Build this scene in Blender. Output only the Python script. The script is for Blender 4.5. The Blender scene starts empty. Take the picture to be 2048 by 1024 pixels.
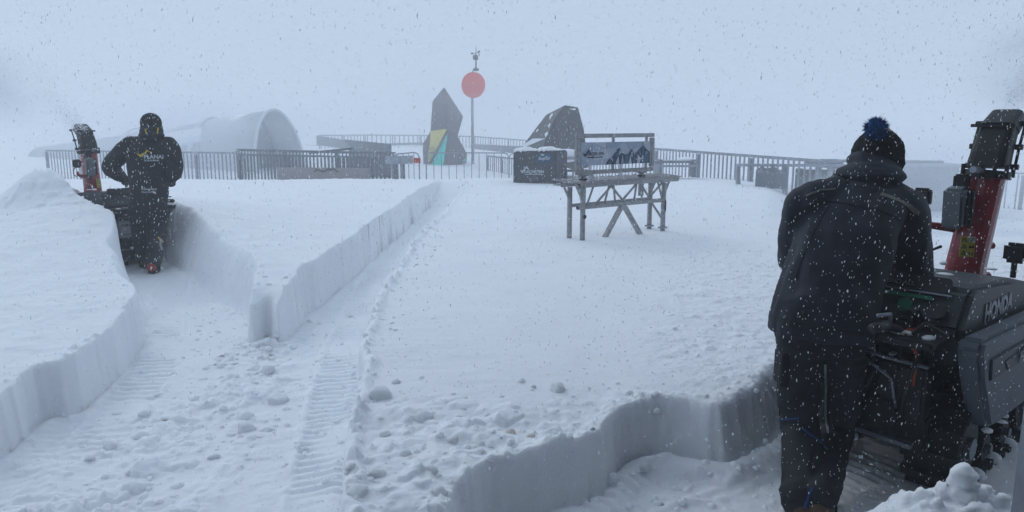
import bpy, bmesh, math, random
import numpy as np
from mathutils import Vector, Matrix, noise
from mathutils.bvhtree import BVHTree

random.seed(7)
rng = np.random.default_rng(7)
S = bpy.context.scene
COL = S.collection
R = math.radians

# ------------------------------------------------------------------ camera
F_PX, PITCH, EYE = 1480.0, R(10.0), 1.67
cam_d = bpy.data.cameras.new('camera')
cam = bpy.data.objects.new('camera', cam_d)
COL.objects.link(cam)
cam_d.sensor_width = 36
cam_d.lens = 36 * F_PX / 2048
cam_d.clip_start = 0.05
cam_d.clip_end = 2000
cam.location = (0, 0, EYE)
cam.rotation_euler = (R(90) - PITCH, 0, 0)
S.camera = cam

# ------------------------------------------------------------------ world
W = bpy.data.worlds.new('World')
S.world = W
W.use_nodes = True
nt = W.node_tree
nt.nodes.clear()
out = nt.nodes.new('ShaderNodeOutputWorld')
mix = nt.nodes.new('ShaderNodeMixShader')
b1 = nt.nodes.new('ShaderNodeBackground')
b2 = nt.nodes.new('ShaderNodeBackground')
sky = nt.nodes.new('ShaderNodeTexSky')
sky.sky_type = 'NISHITA'
sky.sun_disc = False
sky.sun_elevation = R(38)
sky.sun_rotation = R(-35)
nt.links.new(sky.outputs[0], b1.inputs['Color'])
b1.inputs['Strength'].default_value = 0.06
b2.inputs['Color'].default_value = (0.525, 0.645, 0.808, 1)      # the closed cloud deck
b2.inputs['Strength'].default_value = 1.0
mix.inputs[0].default_value = 0.95
nt.links.new(b1.outputs[0], mix.inputs[1])
nt.links.new(b2.outputs[0], mix.inputs[2])
nt.links.new(mix.outputs[0], out.inputs['Surface'])

# ------------------------------------------------------------------ sun behind cloud
sd = bpy.data.lights.new('sun', 'SUN')
sd.energy = 0.6
sd.angle = R(25)
sd.color = (0.92, 0.96, 1.0)
sun = bpy.data.objects.new('sun', sd)
COL.objects.link(sun)
_sdir = Vector((math.sin(R(-35)) * math.cos(R(38)), math.cos(R(-35)) * math.cos(R(38)), math.sin(R(38))))
sun.rotation_euler = _sdir.to_track_quat('Z', 'Y').to_euler()

S.view_settings.view_transform = 'Standard'
S.view_settings.look = 'None'
S.view_settings.exposure = 0.0
S.view_settings.gamma = 1
S.view_settings.use_curve_mapping = False
S.render.engine = 'CYCLES'
S.cycles.max_bounces = 9
S.cycles.diffuse_bounces = 3
S.cycles.glossy_bounces = 2
S.cycles.transmission_bounces = 4
S.cycles.volume_bounces = 4
S.cycles.volume_step_rate = 1.0
S.cycles.volume_max_steps = 64

# ------------------------------------------------------------------ helpers
def ray(u, v):
    x = (u - 1024) / F_PX
    y = (512 - v) / F_PX
    return Vector((x, math.cos(PITCH) + y * math.sin(PITCH), -math.sin(PITCH) + y * math.cos(PITCH)))

def PY(u, v, d):
    r = ray(u, v)
    t = d / r.y
    return Vector((r.x * t, d, EYE + r.z * t))

def PZ(u, v, z):
    r = ray(u, v)
    t = (z - EYE) / r.z
    return Vector((r.x * t, r.y * t, z))

_mats = {}
def mat(name, col, rough=0.6, metal=0.0, var=0.15, scale=12.0, bump=0.15, bscale=60.0, snow=0.0, spec=0.4, coat=0.0):
    """principled paint/cloth/metal with colour wear, fine relief and (snow) driven snow stuck to it"""
    if name in _mats:
        return _mats[name]
    m = bpy.data.materials.new(name)
    m.use_nodes = True
    n = m.node_tree
    L = n.links
    p = n.nodes['Principled BSDF']
    p.inputs['Roughness'].default_value = rough
    p.inputs['Metallic'].default_value = metal
    p.inputs['Specular IOR Level'].default_value = spec
    p.inputs['Coat Weight'].default_value = coat
    tc = n.nodes.new('ShaderNodeTexCoord')
    nz = n.nodes.new('ShaderNodeTexNoise')
    nz.inputs['Scale'].default_value = scale
    nz.inputs['Detail'].default_value = 5
    L.new(tc.outputs['Object'], nz.inputs['Vector'])
    rp = n.nodes.new('ShaderNodeValToRGB')
    c = Vector(col)
    rp.color_ramp.elements[0].position = 0.3
    rp.color_ramp.elements[1].position = 0.7
    rp.color_ramp.elements[0].color = (*(c * (1 - var)), 1)
    rp.color_ramp.elements[1].color = (*[min(1, k * (1 + var)) for k in c], 1)
    L.new(nz.outputs['Fac'], rp.inputs['Fac'])
    src = rp.outputs['Color']
    if snow > 0:
        n2 = n.nodes.new('ShaderNodeTexNoise')
        n2.inputs['Scale'].default_value = 45
        n2.inputs['Detail'].default_value = 6
        n2.inputs['Roughness'].default_value = 0.75
        L.new(tc.outputs['Object'], n2.inputs['Vector'])
        r2 = n.nodes.new('ShaderNodeValToRGB')
        r2.color_ramp.elements[0].position = 0.72 - 0.3 * snow
        r2.color_ramp.elements[1].position = 0.80 - 0.2 * snow
        L.new(n2.outputs['Fac'], r2.inputs['Fac'])
        mx = n.nodes.new('ShaderNodeMix')
        mx.data_type = 'RGBA'
        L.new(r2.outputs['Color'], mx.inputs['Factor'])
        L.new(src, mx.inputs[6])
        mx.inputs[7].default_value = (0.8, 0.83, 0.88, 1)
        src = mx.outputs[2]
    L.new(src, p.inputs['Base Color'])
    if bump > 0:
        nb = n.nodes.new('ShaderNodeTexNoise')
        nb.inputs['Scale'].default_value = bscale
        nb.inputs['Detail'].default_value = 4
        L.new(tc.outputs['Object'], nb.inputs['Vector'])
        bp = n.nodes.new('ShaderNodeBump')
        bp.inputs['Strength'].default_value = bump
        bp.inputs['Distance'].default_value = 0.01
        L.new(nb.outputs['Fac'], bp.inputs['Height'])
        L.new(bp.outputs['Normal'], p.inputs['Normal'])
    _mats[name] = m
    return m

class MB:
    """collects simple solids and links them as ONE mesh object"""
    def __init__(s):
        s.v, s.f = [], []
    def add(s, vs, fs):
        o = len(s.v)
        s.v += [tuple(p) for p in vs]
        s.f += [tuple(i + o for i in f) for f in fs]
        return s
    def box(s, c, size, ax=None):
        c = Vector(c)
        X, Y, Z = ax if ax else (Vector((1, 0, 0)), Vector((0, 1, 0)), Vector((0, 0, 1)))
        hx, hy, hz = [k / 2 for k in size]
        vs = [c + X * (a * hx) + Y * (b * hy) + Z * (d * hz) for d in (-1, 1) for b in (-1, 1) for a in (-1, 1)]
        return s.add(vs, [(0, 2, 3, 1), (4, 5, 7, 6), (0, 1, 5, 4), (2, 6, 7, 3), (0, 4, 6, 2), (1, 3, 7, 5)])
    def bar(s, a, b, w, h, up=(0, 0, 1)):
        a, b = Vector(a), Vector(b)
        X = (b - a)
        l = X.length
        X.normalize()
        Z = Vector(up)
        Y = Z.cross(X)
        if Y.length < 1e-4:
            Y = Vector((1, 0, 0)).cross(X)
        Y.normalize()
        Z = X.cross(Y)
        return s.box((a + b) / 2, (l, w, h), (X, Y, Z))
    def tube(s, pts, r, n=8, closed=False):
        pts = [Vector(p) for p in pts]
        N = len(pts)
        rs = r if isinstance(r, (list, tuple)) else [r] * N
        T = []
        for i in range(N):
            if closed:
                t = pts[(i + 1) % N] - pts[i - 1]
            else:
                t = pts[min(i + 1, N - 1)] - pts[max(i - 1, 0)]
            T.append(t.normalized())
        ref = Vector((0, 0, 1)) if abs(T[0].z) < 0.9 else Vector((1, 0, 0))
        vs = []
        A = ref.cross(T[0]).normalized()
        for i in range(N):
            A = (A - T[i] * A.dot(T[i])).normalized()
            B = T[i].cross(A)
            for k in range(n):
                a = 2 * math.pi * k / n
                vs.append(pts[i] + (A * math.cos(a) + B * math.sin(a)) * rs[i])
        fs = []
        for i in range(N if closed else N - 1):
            j = (i + 1) % N
            for k in range(n):
                k2 = (k + 1) % n
                fs.append((i * n + k, i * n + k2, j * n + k2, j * n + k))
        if not closed:
            fs.append(tuple(range(n - 1, -1, -1)))
            fs.append(tuple((N - 1) * n + k for k in range(n)))
        return s.add(vs, fs)
    def prism(s, poly, org, ax, ay, thick):
        """2D outline in plane (ax, ay) at org, thickness along ax x ay"""
        org, ax, ay = Vector(org), Vector(ax).normalized(), Vector(ay).normalized()
        nz = ax.cross(ay)
        n = len(poly)
        vs = [org + ax * p[0] + ay * p[1] for p in poly] + [org + ax * p[0] + ay * p[1] + nz * thick for p in poly]
        fs = [tuple(range(n - 1, -1, -1)), tuple(range(n, 2 * n))]
        for i in range(n):
            j = (i + 1) % n
            fs.append((i, j, n + j, n + i))
        return s.add(vs, fs)
    def ell(s, c, rx, ry, rz, ax=None, nu=12, nv=8):
        c = Vector(c)
        X, Y, Z = ax if ax else (Vector((1, 0, 0)), Vector((0, 1, 0)), Vector((0, 0, 1)))
        vs = [c - Z * rz]
        for j in range(1, nv):
            p = -math.pi / 2 + math.pi * j / nv
            for i in range(nu):
                a = 2 * math.pi * i / nu
                vs.append(c + X * (rx * math.cos(p) * math.cos(a)) + Y * (ry * math.cos(p) * math.sin(a)) + Z * (rz * math.sin(p)))
        vs.append(c + Z * rz)
        fs = []
        for i in range(nu):
            fs.append((0, 1 + (i + 1) % nu, 1 + i))
        for j in range(nv - 2):
            for i in range(nu):
                a, b = 1 + j * nu + i, 1 + j * nu + (i + 1) % nu
                fs.append((a, b, b + nu, a + nu))
        t = len(vs) - 1
        o = 1 + (nv - 2) * nu
        for i in range(nu):
            fs.append((t, o + i, o + (i + 1) % nu))
        return s.add(vs, fs)
    def mesh(s, name):
        me = bpy.data.meshes.new(name)
        me.from_pydata(s.v, [], s.f)
        me.update()
        return me
    def build(s, name, m, parent=None, smooth=False, bevel=0.0, local=True):
        me = s.mesh(name)
        o = bpy.data.objects.new(name, me)
        COL.objects.link(o)
        me.materials.append(m)
        if smooth:
            me.polygons.foreach_set('use_smooth', [True] * len(me.polygons))
        if bevel > 0:
            bm = bmesh.new()
            bm.from_mesh(me)
            bmesh.ops.recalc_face_normals(bm, faces=bm.faces)
            es = [e for e in bm.edges if len(e.link_faces) == 2 and e.calc_face_angle(0) > 0.5]
            bmesh.ops.bevel(bm, geom=es, offset=bevel, segments=2, affect='EDGES', clamp_overlap=True)
            bm.to_mesh(me)
            bm.free()
        if parent:
            attach(o, parent, local)
        return o

def attach(o, parent, local=False):
    o.parent = parent
    if not local:      # geometry written in world coordinates
        o.matrix_parent_inverse = world_of(parent).inverted()

def world_of(o):
    m = Matrix.LocRotScale(o.location, o.rotation_euler, o.scale)
    if o.parent:
        return world_of(o.parent) @ o.matrix_parent_inverse @ m
    return m

def tag(o, label=None, cat=None, group=None, kind=None):
    if label: o['label'] = label
    if cat: o['category'] = cat
    if group: o['group'] = group
    if kind: o['kind'] = kind
    return o

def thing(name, label, cat, loc=(0, 0, 0), rz=0.0, group=None):
    o = bpy.data.objects.new(name, None)
    COL.objects.link(o)
    o.empty_display_size = 0.2
    o.location = loc
    o.rotation_euler = (0, 0, rz)
    return tag(o, label, cat, group)

def copy_tree(o, parent=None):
    c = o.copy()
    COL.objects.link(c)
    if parent:
        c.parent = parent
        c.matrix_parent_inverse = o.matrix_parent_inverse.copy()
    for ch in [k for k in list(COL.objects) if k.parent == o]:
        copy_tree(ch, c)
    return c

def share(name, me, parent, loc=(0, 0, 0), rot=(0, 0, 0), scale=(1, 1, 1)):
    o = bpy.data.objects.new(name, me)
    COL.objects.link(o)
    o.location, o.rotation_euler, o.scale = loc, rot, scale
    if parent:
        o.parent = parent
    return o

def text_mesh(body, size, extrude=0.002, spacing=1.0, shear=0.0, bold=0.0):
    c = bpy.data.curves.new('t', 'FONT')
    c.body = body
    c.size = size
    c.extrude = extrude
    c.space_character = spacing
    c.shear = shear
    c.offset = bold
    c.resolution_u = 3
    c.align_x = 'LEFT'
    o = bpy.data.objects.new('t', c)
    COL.objects.link(o)
    bpy.context.view_layer.update()
    me = bpy.data.meshes.new_from_object(o.evaluated_get(bpy.context.evaluated_depsgraph_get()))
    bpy.data.objects.remove(o)
    bpy.data.curves.remove(c)
    return me

def text(name, body, size, m, parent, org, ax, ay, width=None, extrude=0.002, bold=0.0, shear=0.0, spacing=1.0, local=True):
    """raised lettering: baseline starts at org, runs along ax, stands along ay"""
    me = text_mesh(body, size, extrude, spacing, shear, bold)
    xs = [v.co.x for v in me.vertices]
    sc = width / (max(xs) - min(xs)) if width else 1.0
    x0 = min(xs)
    ax, ay, org = Vector(ax).normalized(), Vector(ay).normalized(), Vector(org)
    nz = ax.cross(ay)
    for v in me.vertices:
        v.co = org + ax * ((v.co.x - x0) * sc) + ay * (v.co.y * sc) + nz * v.co.z
    me.materials.clear()
    me.materials.append(m)
    o = bpy.data.objects.new(name, me)
    COL.objects.link(o)
    if parent:
        attach(o, parent, local)
    return o

# ------------------------------------------------------------------ numpy noise
def _hash(ix, iy, seed):
    h = (ix.astype(np.int64) * 374761393 + iy.astype(np.int64) * 668265263 + seed * 974634777) & 0xffffffff
    h = ((h ^ (h >> 13)) * 1274126177) & 0xffffffff
    h = ((h ^ (h >> 16)) * 2246822519) & 0xffffffff
    return ((h ^ (h >> 15)) & 0xffffff) / float(0xffffff)

def vnoise(x, y, seed=0):
    ix, iy = np.floor(x), np.floor(y)
    fx, fy = x - ix, y - iy
    fx = fx * fx * fx * (fx * (fx * 6 - 15) + 10)
    fy = fy * fy * fy * (fy * (fy * 6 - 15) + 10)
    a, b = _hash(ix, iy, seed), _hash(ix + 1, iy, seed)
    c, d = _hash(ix, iy + 1, seed), _hash(ix + 1, iy + 1, seed)
    return (a + (b - a) * fx) * (1 - fy) + (c + (d - c) * fx) * fy - 0.5

def fbm(x, y, octs=4, seed=0, gain=0.5):
    t, a = 0, 1.0
    for k in range(octs):
        t = t + a * vnoise(x * 2 ** k + 17.3 * k, y * 2 ** k - 9.1 * k, seed + k)
        a *= gain
    return t

def lumps(x, y, cell, seed, keep=0.6, rmin=0.2, rmax=0.5):
    """rounded chunks: one per jittered cell, spherical caps, returns height in units of cell"""
    best = np.zeros_like(x)
    x = x + cell * .25 * vnoise(x / cell * 2.1, y / cell * 2.1, seed + 40)
    y = y + cell * .25 * vnoise(x / cell * 2.1, y / cell * 2.1, seed + 41)
    X, Y = x / cell, y / cell
    ix, iy = np.floor(X), np.floor(Y)
    for dx in (-1, 0, 1):
        for dy in (-1, 0, 1):
            cx, cy = ix + dx, iy + dy
            px = cx + _hash(cx, cy, seed)
            py = cy + _hash(cx, cy, seed + 1)
            rr = rmin + (rmax - rmin) * _hash(cx, cy, seed + 2) ** 2
            on = _hash(cx, cy, seed + 3) < keep
            el = 0.7 + 0.6 * _hash(cx, cy, seed + 4)
            d2 = ((X - px) * el) ** 2 + ((Y - py) / el) ** 2
            hgt = np.sqrt(np.maximum(rr * rr - d2, 0))
            ta = _hash(cx, cy, seed + 5) * 6.283
            pl = rr * (0.25 + 0.5 * _hash(cx, cy, seed + 6)) + ((X - px) * np.cos(ta) + (Y - py) * np.sin(ta)) * (0.9 * _hash(cx, cy, seed + 7))
            hgt = np.maximum(np.minimum(hgt, pl), 0) * on
            best = np.maximum(best, hgt)
    return best

def sstep(t):
    t = np.clip(t, 0, 1)
    return t * t * (3 - 2 * t)

def sdf_poly(x, y, poly):
    """signed distance, negative inside"""
    P = np.array(poly)
    n = len(P)
    d = np.full(x.shape, 1e9)
    inside = np.zeros(x.shape, bool)
    for i in range(n):
        a, b = P[i], P[(i + 1) % n]
        e = b - a
        wx, wy = x - a[0], y - a[1]
        t = np.clip((wx * e[0] + wy * e[1]) / (e @ e), 0, 1)
        d = np.minimum(d, (wx - e[0] * t) ** 2 + (wy - e[1] * t) ** 2)
        c = ((a[1] > y) != (b[1] > y)) & (x < (b[0] - a[0]) * (y - a[1]) / (b[1] - a[1] + 1e-12) + a[0])
        inside ^= c
    d = np.sqrt(d)
    return np.where(inside, -d, d)

def path_coords(x, y, pts):
    """distance and arc length along a polyline"""
    P = np.array(pts)
    d = np.full(x.shape, 1e9)
    s = np.zeros(x.shape)
    side = np.zeros(x.shape)
    L0 = 0
    for i in range(len(P) - 1):
        a, b = P[i], P[i + 1]
        e = b - a
        l = math.hypot(*e)
        wx, wy = x - a[0], y - a[1]
        tr = (wx * e[0] + wy * e[1]) / (e @ e)
        t = np.clip(tr, 0, 1)
        q = np.hypot(wx - e[0] * t, wy - e[1] * t)
        m = q < d
        d = np.where(m, q, d)
        s = np.where(m, L0 + t * l, s)
        side = np.where(m, (wx * e[1] - wy * e[0]) / l, side)
        L0 += l
    return d, s, side, L0

# ------------------------------------------------------------------ the snow ground
CUT_AB = [(-3.2, 0.8), (-2.75, 2.2), (-2.57, 3.55), (-2.70, 4.0), (-2.52, 4.1), (-2.56, 4.51), (-2.72, 5.15), (-2.98, 5.77),
          (-3.14, 6.28), (-3.66, 7.13), (-4.30, 8.05), (-4.75, 8.5), (-5.25, 8.95), (-5.7, 9.35), (-5.8, 9.6), (-5.6, 10.2),
          (-5.2, 10.2), (-4.55, 9.35), (-3.98, 8.65), (-3.50, 7.95), (-2.88, 7.0), (-2.32, 6.25), (-2.08, 5.85), (-2.05, 5.56), (-1.99, 5.56), (-1.92, 5.72), (-1.85, 5.55), (-1.78, 5.56), (-1.79, 5.8),
          (-1.81, 6.1), (-1.77, 7.2), (-1.74, 9.2), (-1.72, 13.2), (-1.66, 16.8), (-1.0, 16.8), (-0.98, 12.4), (-0.97, 10.7),
          (-1.045, 9.4), (-1.1, 7.9), (-1.06, 6.15), (-1.05, 5.3), (-0.93, 4.25), (-0.83, 3.6), (-0.72, 2.95), (-0.62, 2.42), (-0.5, 1.9), (-0.42, 0.8)]
CUT_C = [(-0.25, 0.8), (-0.21, 2.2), (-0.2, 2.48), (-0.165, 2.7), (-0.05, 2.86), (0.16, 2.965), (0.386, 3.056), (0.5, 3.31),
         (0.6, 3.44), (0.78, 3.42), (0.986, 3.34), (1.077, 3.33), (1.26, 3.52), (1.38, 3.62), (1.6, 3.95), (2.2, 4.55), (2.9, 5.2), (3.2, 5.2), (3.9, 4.5),
         (3.3, 3.6), (3.6, 2.6), (4.5, 0.8)]
def chaikin(P, it=2):
    for _ in range(it):
        Q = []
        for i in range(len(P)):
            a, b = P[i], P[(i + 1) % len(P)]
            Q += [(a[0] * .75 + b[0] * .25, a[1] * .75 + b[1] * .25), (a[0] * .25 + b[0] * .75, a[1] * .25 + b[1] * .75)]
        P = Q
    return P
CUT_AB, CUT_C = chaikin(CUT_AB), chaikin(CUT_C)
TRACKS = [([PZ(*p, 0)[:2] for p in [(90, 1010), (165, 930), (235, 830), (300, 750), (318, 690), (330, 620), (350, 560)]], 0.13, 0.085, 0.9),
          ([PZ(*p, 0)[:2] for p in [(30, 980), (100, 890), (190, 810)]], 0.1, 0.085, 0.5),
          ([PZ(*p, 0)[:2] for p in [(636, 1023), (652, 900), (668, 800), (690, 700), (725, 600), (775, 510), (850, 430)]], 0.12, 0.075, 1.0),
          ([PZ(*p, 0)[:2] for p in [(575, 690), (640, 600), (700, 530), (790, 450)]], 0.11, 0.085, 0.5),
          ([PZ(*p, 0)[:2] for p in [(1180, 1040), (1320, 980), (1470, 930), (1620, 880), (1760, 830)]], 0.12, 0.07, 0.8),
          ([PZ(*p, 0)[:2] for p in [(1500, 1040), (1660, 960), (1820, 900), (1900, 860)]], 0.14, 0.07, 0.6)]

def field_height(x, y):
    ys = [0, 3, 5, 8, 14, 17.5, 20, 22, 28, 34, 42, 50, 60, 80, 130, 400]
    zs = [.28, .30, .36, .44, .46, .42, .18, .0, -.15, .0, .22, .36, .2, -4, -16, -60]
    h = np.interp(y, ys, zs)
    s = x / np.maximum(y, 1)
    h = h + 0.36 * np.exp(-(((x + 4.9) / 1.5) ** 2 + ((y - 8.9) / 2.1) ** 2))
    h = h - 0.13 * np.exp(-(((x + 1.92) / .16) ** 2 + ((y - 5.55) / .17) ** 2))
    h = h + 0.08 * np.exp(-(((x + 2.6) / 0.9) ** 2 + ((y - 6.6) / 0.9) ** 2))
    h = h + 0.32 * np.exp(-(((x + 6.1) / .5) ** 2 + ((y - 9.55) / .6) ** 2))
    h = h + 0.36 * np.exp(-(((x + 5.75) / .42) ** 2 + ((y - 9.0) / .4) ** 2))
    h = h - 0.5 * sstep((s - 0.34) / 0.10) * sstep((y - 7.5) / 4.5) * (y < 60)
    h = h + 0.07 * sstep((s - 0.04) / 0.2) * (1 - sstep((s - .3) / .12)) * np.exp(-((y - 15) / 5) ** 2)
    h = h - 7 * np.maximum(sstep((s - .135) / .05) * sstep((y - 24) / 12), sstep((-s - .30) / .08) * sstep((y - 42) / 12)) * (y < 90)
    h = h + 0.05 * fbm(x * 0.35, y * 0.35, 3, 3) * sstep((y - 4) / 4)
    h = h + 0.014 * fbm(x * 1.3, y * 1.3, 3, 21)
    return h

def ground_height(x, y):
    near = y < 20
    h = field_height(x, y)
    X, Y = x[near], y[near]
    H = h[near]
    # wind ripples, thrown granules and lumps on the undisturbed field
    rip = fbm(X * 2.6 + 2.2 * vnoise(X * 1.7, Y * 1.7, 6), Y * 8 + 1.5 * vnoise(X * 2.1, Y * 2.1, 7), 3, 5, .7)
    left = sstep((-X - 1.6) / 0.8)
    nearl = np.exp(-((Y - 4.2) / 1.0) ** 2) * sstep((0.7 - X) / 1.2)
    H = H + 0.005 * rip * (0.15 + 1.2 * left + 0.9 * nearl)
    H = H + 0.012 * fbm(X * 5, Y * 5, 4, 31, 0.6) * (0.35 + left)
    # rough, thrown snow on the right of the field
    gm = sstep(((X - 0.62) - 0.25 * np.abs(Y - 4.2)) / 0.35 + 0.6 * vnoise(X * 3, Y * 3, 50)) * sstep((Y - 3.2) / .3) * (1 - sstep((Y - 7.0) / 1.6))
    H = H + gm * (0.26 * 0.07 * lumps(X, Y, 0.07, 60, 0.55, 0.12, 0.5) / 0.5 + 0.012 * fbm(X * 14, Y * 14, 3, 70, .6))
    gm2 = np.exp(-(((X + 5.4) / 1.2) ** 2 + ((Y - 9.0) / 1.1) ** 2))
    H = H + np.minimum(gm2 * 1.6, 1) * 0.10 * lumps(X + .02 * vnoise(X * 20, Y * 20, 2), Y, 0.16, 66, 0.8, 0.2, 0.62)
    gm3 = np.exp(-(((X + 2.9) / 0.8) ** 2 + ((Y - 7.6) / 0.9) ** 2))
    H = H + gm3 * (0.05 * lumps(X, Y, 0.11, 67, 0.5, 0.15, 0.5) + 0.03 * fbm(X * 4, Y * 4, 3, 71))
    # boulder-like chunks close to the door
    cm = sstep((3.75 + 0.25 * vnoise(X * 2, Y * 2, 80) - 0.35 * (X < -0.3) * 0 - Y) / 0.55) * sstep((1.0 - X) / .5) * sstep((X + 1.1) / .1)
    wx = X + 0.03 * vnoise(X * 11, Y * 11, 8) + 0.015 * vnoise(X * 31, Y * 31, 81)
    wy = Y + 0.03 * vnoise(X * 11, Y * 11, 9) + 0.015 * vnoise(X * 31, Y * 31, 91)
    H = H + cm * (0.10 * 0.85 * lumps(wx, wy, 0.16, 90, 0.62, 0.15, 0.5) + 0.045 * lumps(wx, wy, 0.075, 95, 0.6, 0.2, 0.55)
                  + 0.035 * fbm(X * 5, Y * 5, 4, 99, .6))
    # the floor the blowers left behind
    Fl = 0.012 * fbm(X * 3, Y * 3, 4, 110, 0.6) + 0.004 * vnoise(X * 30, Y * 30, 112)
    c2 = np.exp(-(((X + 1.75) / 0.42) ** 2)) * sstep((5.9 - Y) / 0.6) + 0.45 * np.exp(-((X + 2.15) / .5) ** 2) * sstep((4.0 - Y) / .6)
    c2 = c2 + 0.9 * np.exp(-(((X + 1.9) / .22) ** 2 + ((Y - 5.25) / .35) ** 2))
    c2 = c2 * (0.35 + 0.9 * sstep(0.5 + 1.6 * vnoise(X * 2.4, Y * 2.4, 120)))
    Fl = Fl + c2 * (0.11 * lumps(wx, wy, 0.17, 130, 0.62, 0.2, 0.6) + 0.05 * lumps(wx, wy, 0.07, 135, 0.5, 0.15, 0.5)
                    + 0.05 * np.maximum(fbm(X * 5, Y * 5, 4, 140, .65), -.15))
    c3 = np.exp(-(((X - 0.75) / 0.6) ** 2 + ((Y - 3.05) / .22) ** 2))
    Fl = Fl + c3 * (0.06 * lumps(wx, wy, 0.12, 150, 0.6, 0.15, 0.55) + 0.02)
    for pts, hw, sp, am in TRACKS:
        d, s, side, Lt = path_coords(X, Y, pts)
        m = (1 - sstep((d - hw) / 0.03)) * am * .8 * (s > 0.001) * (s < Lt - .001)
        m = m * (0.1 + 0.9 * sstep(0.55 + 2.6 * vnoise(X * 2.4, Y * 2.4, 160))) * (0.5 + 1.4 * np.abs(vnoise(X * 9, Y * 9, 165)))
        w = np.sin(2 * math.pi * (s / sp + 0.9 * side ** 2 / hw * 2 + 0.5 * vnoise(X * 4, Y * 4, 161)))
        Fl = Fl * (1 - 0.6 * m) + m * (0.015 * np.clip(w * 1.5, -1, 1) - 0.010 + 0.006 * vnoise(X * 40, Y * 40, 162))
        r = np.exp(-((d - hw - 0.035) / 0.025) ** 2) * am * (s > 0.001) * (s < Lt - .001)
        Fl = Fl + r * 0.02 * (0.6 + vnoise(X * 12, Y * 12, 163))
    # cutting walls; the jitter follows the edge, so the faces come out fluted
    jx, jy = vnoise(X * 9, Y * 9, 170), vnoise(X * 26, Y * 26, 171)
    dAB = sdf_poly(X, Y, CUT_AB) + 0.022 * jx * (.4 + 1.5 * np.abs(vnoise(X * 1.3, Y * 1.3, 175))) + 0.011 * jy + 0.055 * vnoise(X * 2.5, Y * 2.5, 172)
    dC = sdf_poly(X, Y, CUT_C) + 0.025 * jx + 0.013 * jy + 0.04 * vnoise(X * 2.5, Y * 2.5, 174)
    sl = sstep((X + 4.4) / .6) * sstep((-2.0 - X) / .5) * sstep((Y - 5.7) / .6)
    wAB = 0.035 + 0.22 * sl
    # the right trench: a scooped shelf at the wall's foot
    wC = 0.05 + 0.10 * sstep((X - .55) / .3)
    tAB = sstep(dAB / wAB)
    tC = np.where(dC < 0, 0.22 * sstep((dC + 0.18) / 0.18) * sstep((X - .3) / .5) * sstep((2.0 - X) / .5), 0)
    tC = np.maximum(tC, sstep(dC / wC))
    t = np.minimum(tAB, tC)
    rgt_edge = sstep((X + 1.35) / .1) * (X < -.3)
    lip = np.exp(-((np.minimum(dAB - wAB, dC - wC) - 0.03) / 0.035) ** 2) * (0.006 + 0.03 * rgt_edge * (0.6 + vnoise(X * 9, Y * 9, 182)) + (0.06 + 0.08 * rgt_edge) * lumps(wx, wy, 0.06, 180, 0.45, 0.15, 0.5))
    fade = 1 - sstep((Y - 15.0) / 1.8)
    t = 1 - (1 - t) * fade
    # fallen crumbs along the foot of each wall
    foot = np.exp(-((np.minimum(np.abs(dAB + 0.05), np.abs(dC + 0.06))) / 0.05) ** 2)
    Fl = Fl + foot * (0.05 * lumps(wx, wy, 0.09, 190, 0.5, 0.15, 0.55) + 0.015)
    h[near] = Fl * (1 - t) + (H + lip * (t > 0.5)) * t
    return h

def ground_at(x, y):
    return float(ground_height(np.array([float(x)]), np.array([float(y)]))[0])

def build_ground():
    ys = np.concatenate([np.geomspace(0.9, 2.2, 60, endpoint=False), np.geomspace(2.2, 9, 640, endpoint=False),
                         np.geomspace(9, 60, 230, endpoint=False), np.geomspace(60, 400, 26)])
    core = np.linspace(-1, 1, 880)
    g = np.geomspace(1.0, 9, 22)[1:]
    ss = np.concatenate([-g[::-1], core, g])
    Yg, Sg = np.meshgrid(ys, ss, indexing='ij')
    Xg = Sg * 0.72 * (Yg + 0.7)
    x, y = Xg.ravel(), Yg.ravel()
    z = ground_height(x.copy(), y.copy())
    nr, nc = len(ys), len(ss)
    co = np.stack([x, y, z], 1).astype(np.float32)
    idx = np.arange(nr * nc).reshape(nr, nc)
    q = np.stack([idx[:-1, :-1], idx[:-1, 1:], idx[1:, 1:], idx[1:, :-1]], -1).reshape(-1, 4)
    me = bpy.data.meshes.new('snow_ground')
    me.vertices.add(len(co))
    me.vertices.foreach_set('co', co.ravel())
    me.loops.add(q.size)
    me.loops.foreach_set('vertex_index', q.ravel().astype(np.int32))
    me.polygons.add(len(q))
    me.polygons.foreach_set('loop_start', np.arange(0, q.size, 4, dtype=np.int32))
    me.polygons.foreach_set('loop_total', np.full(len(q), 4, dtype=np.int32))
    me.polygons.foreach_set('use_smooth', np.ones(len(q), bool))
    me.update(calc_edges=True)
    me.materials.append(snow_mat())
    o = bpy.data.objects.new('snow_ground', me)
    COL.objects.link(o)
    return tag(o, kind='structure')

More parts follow.
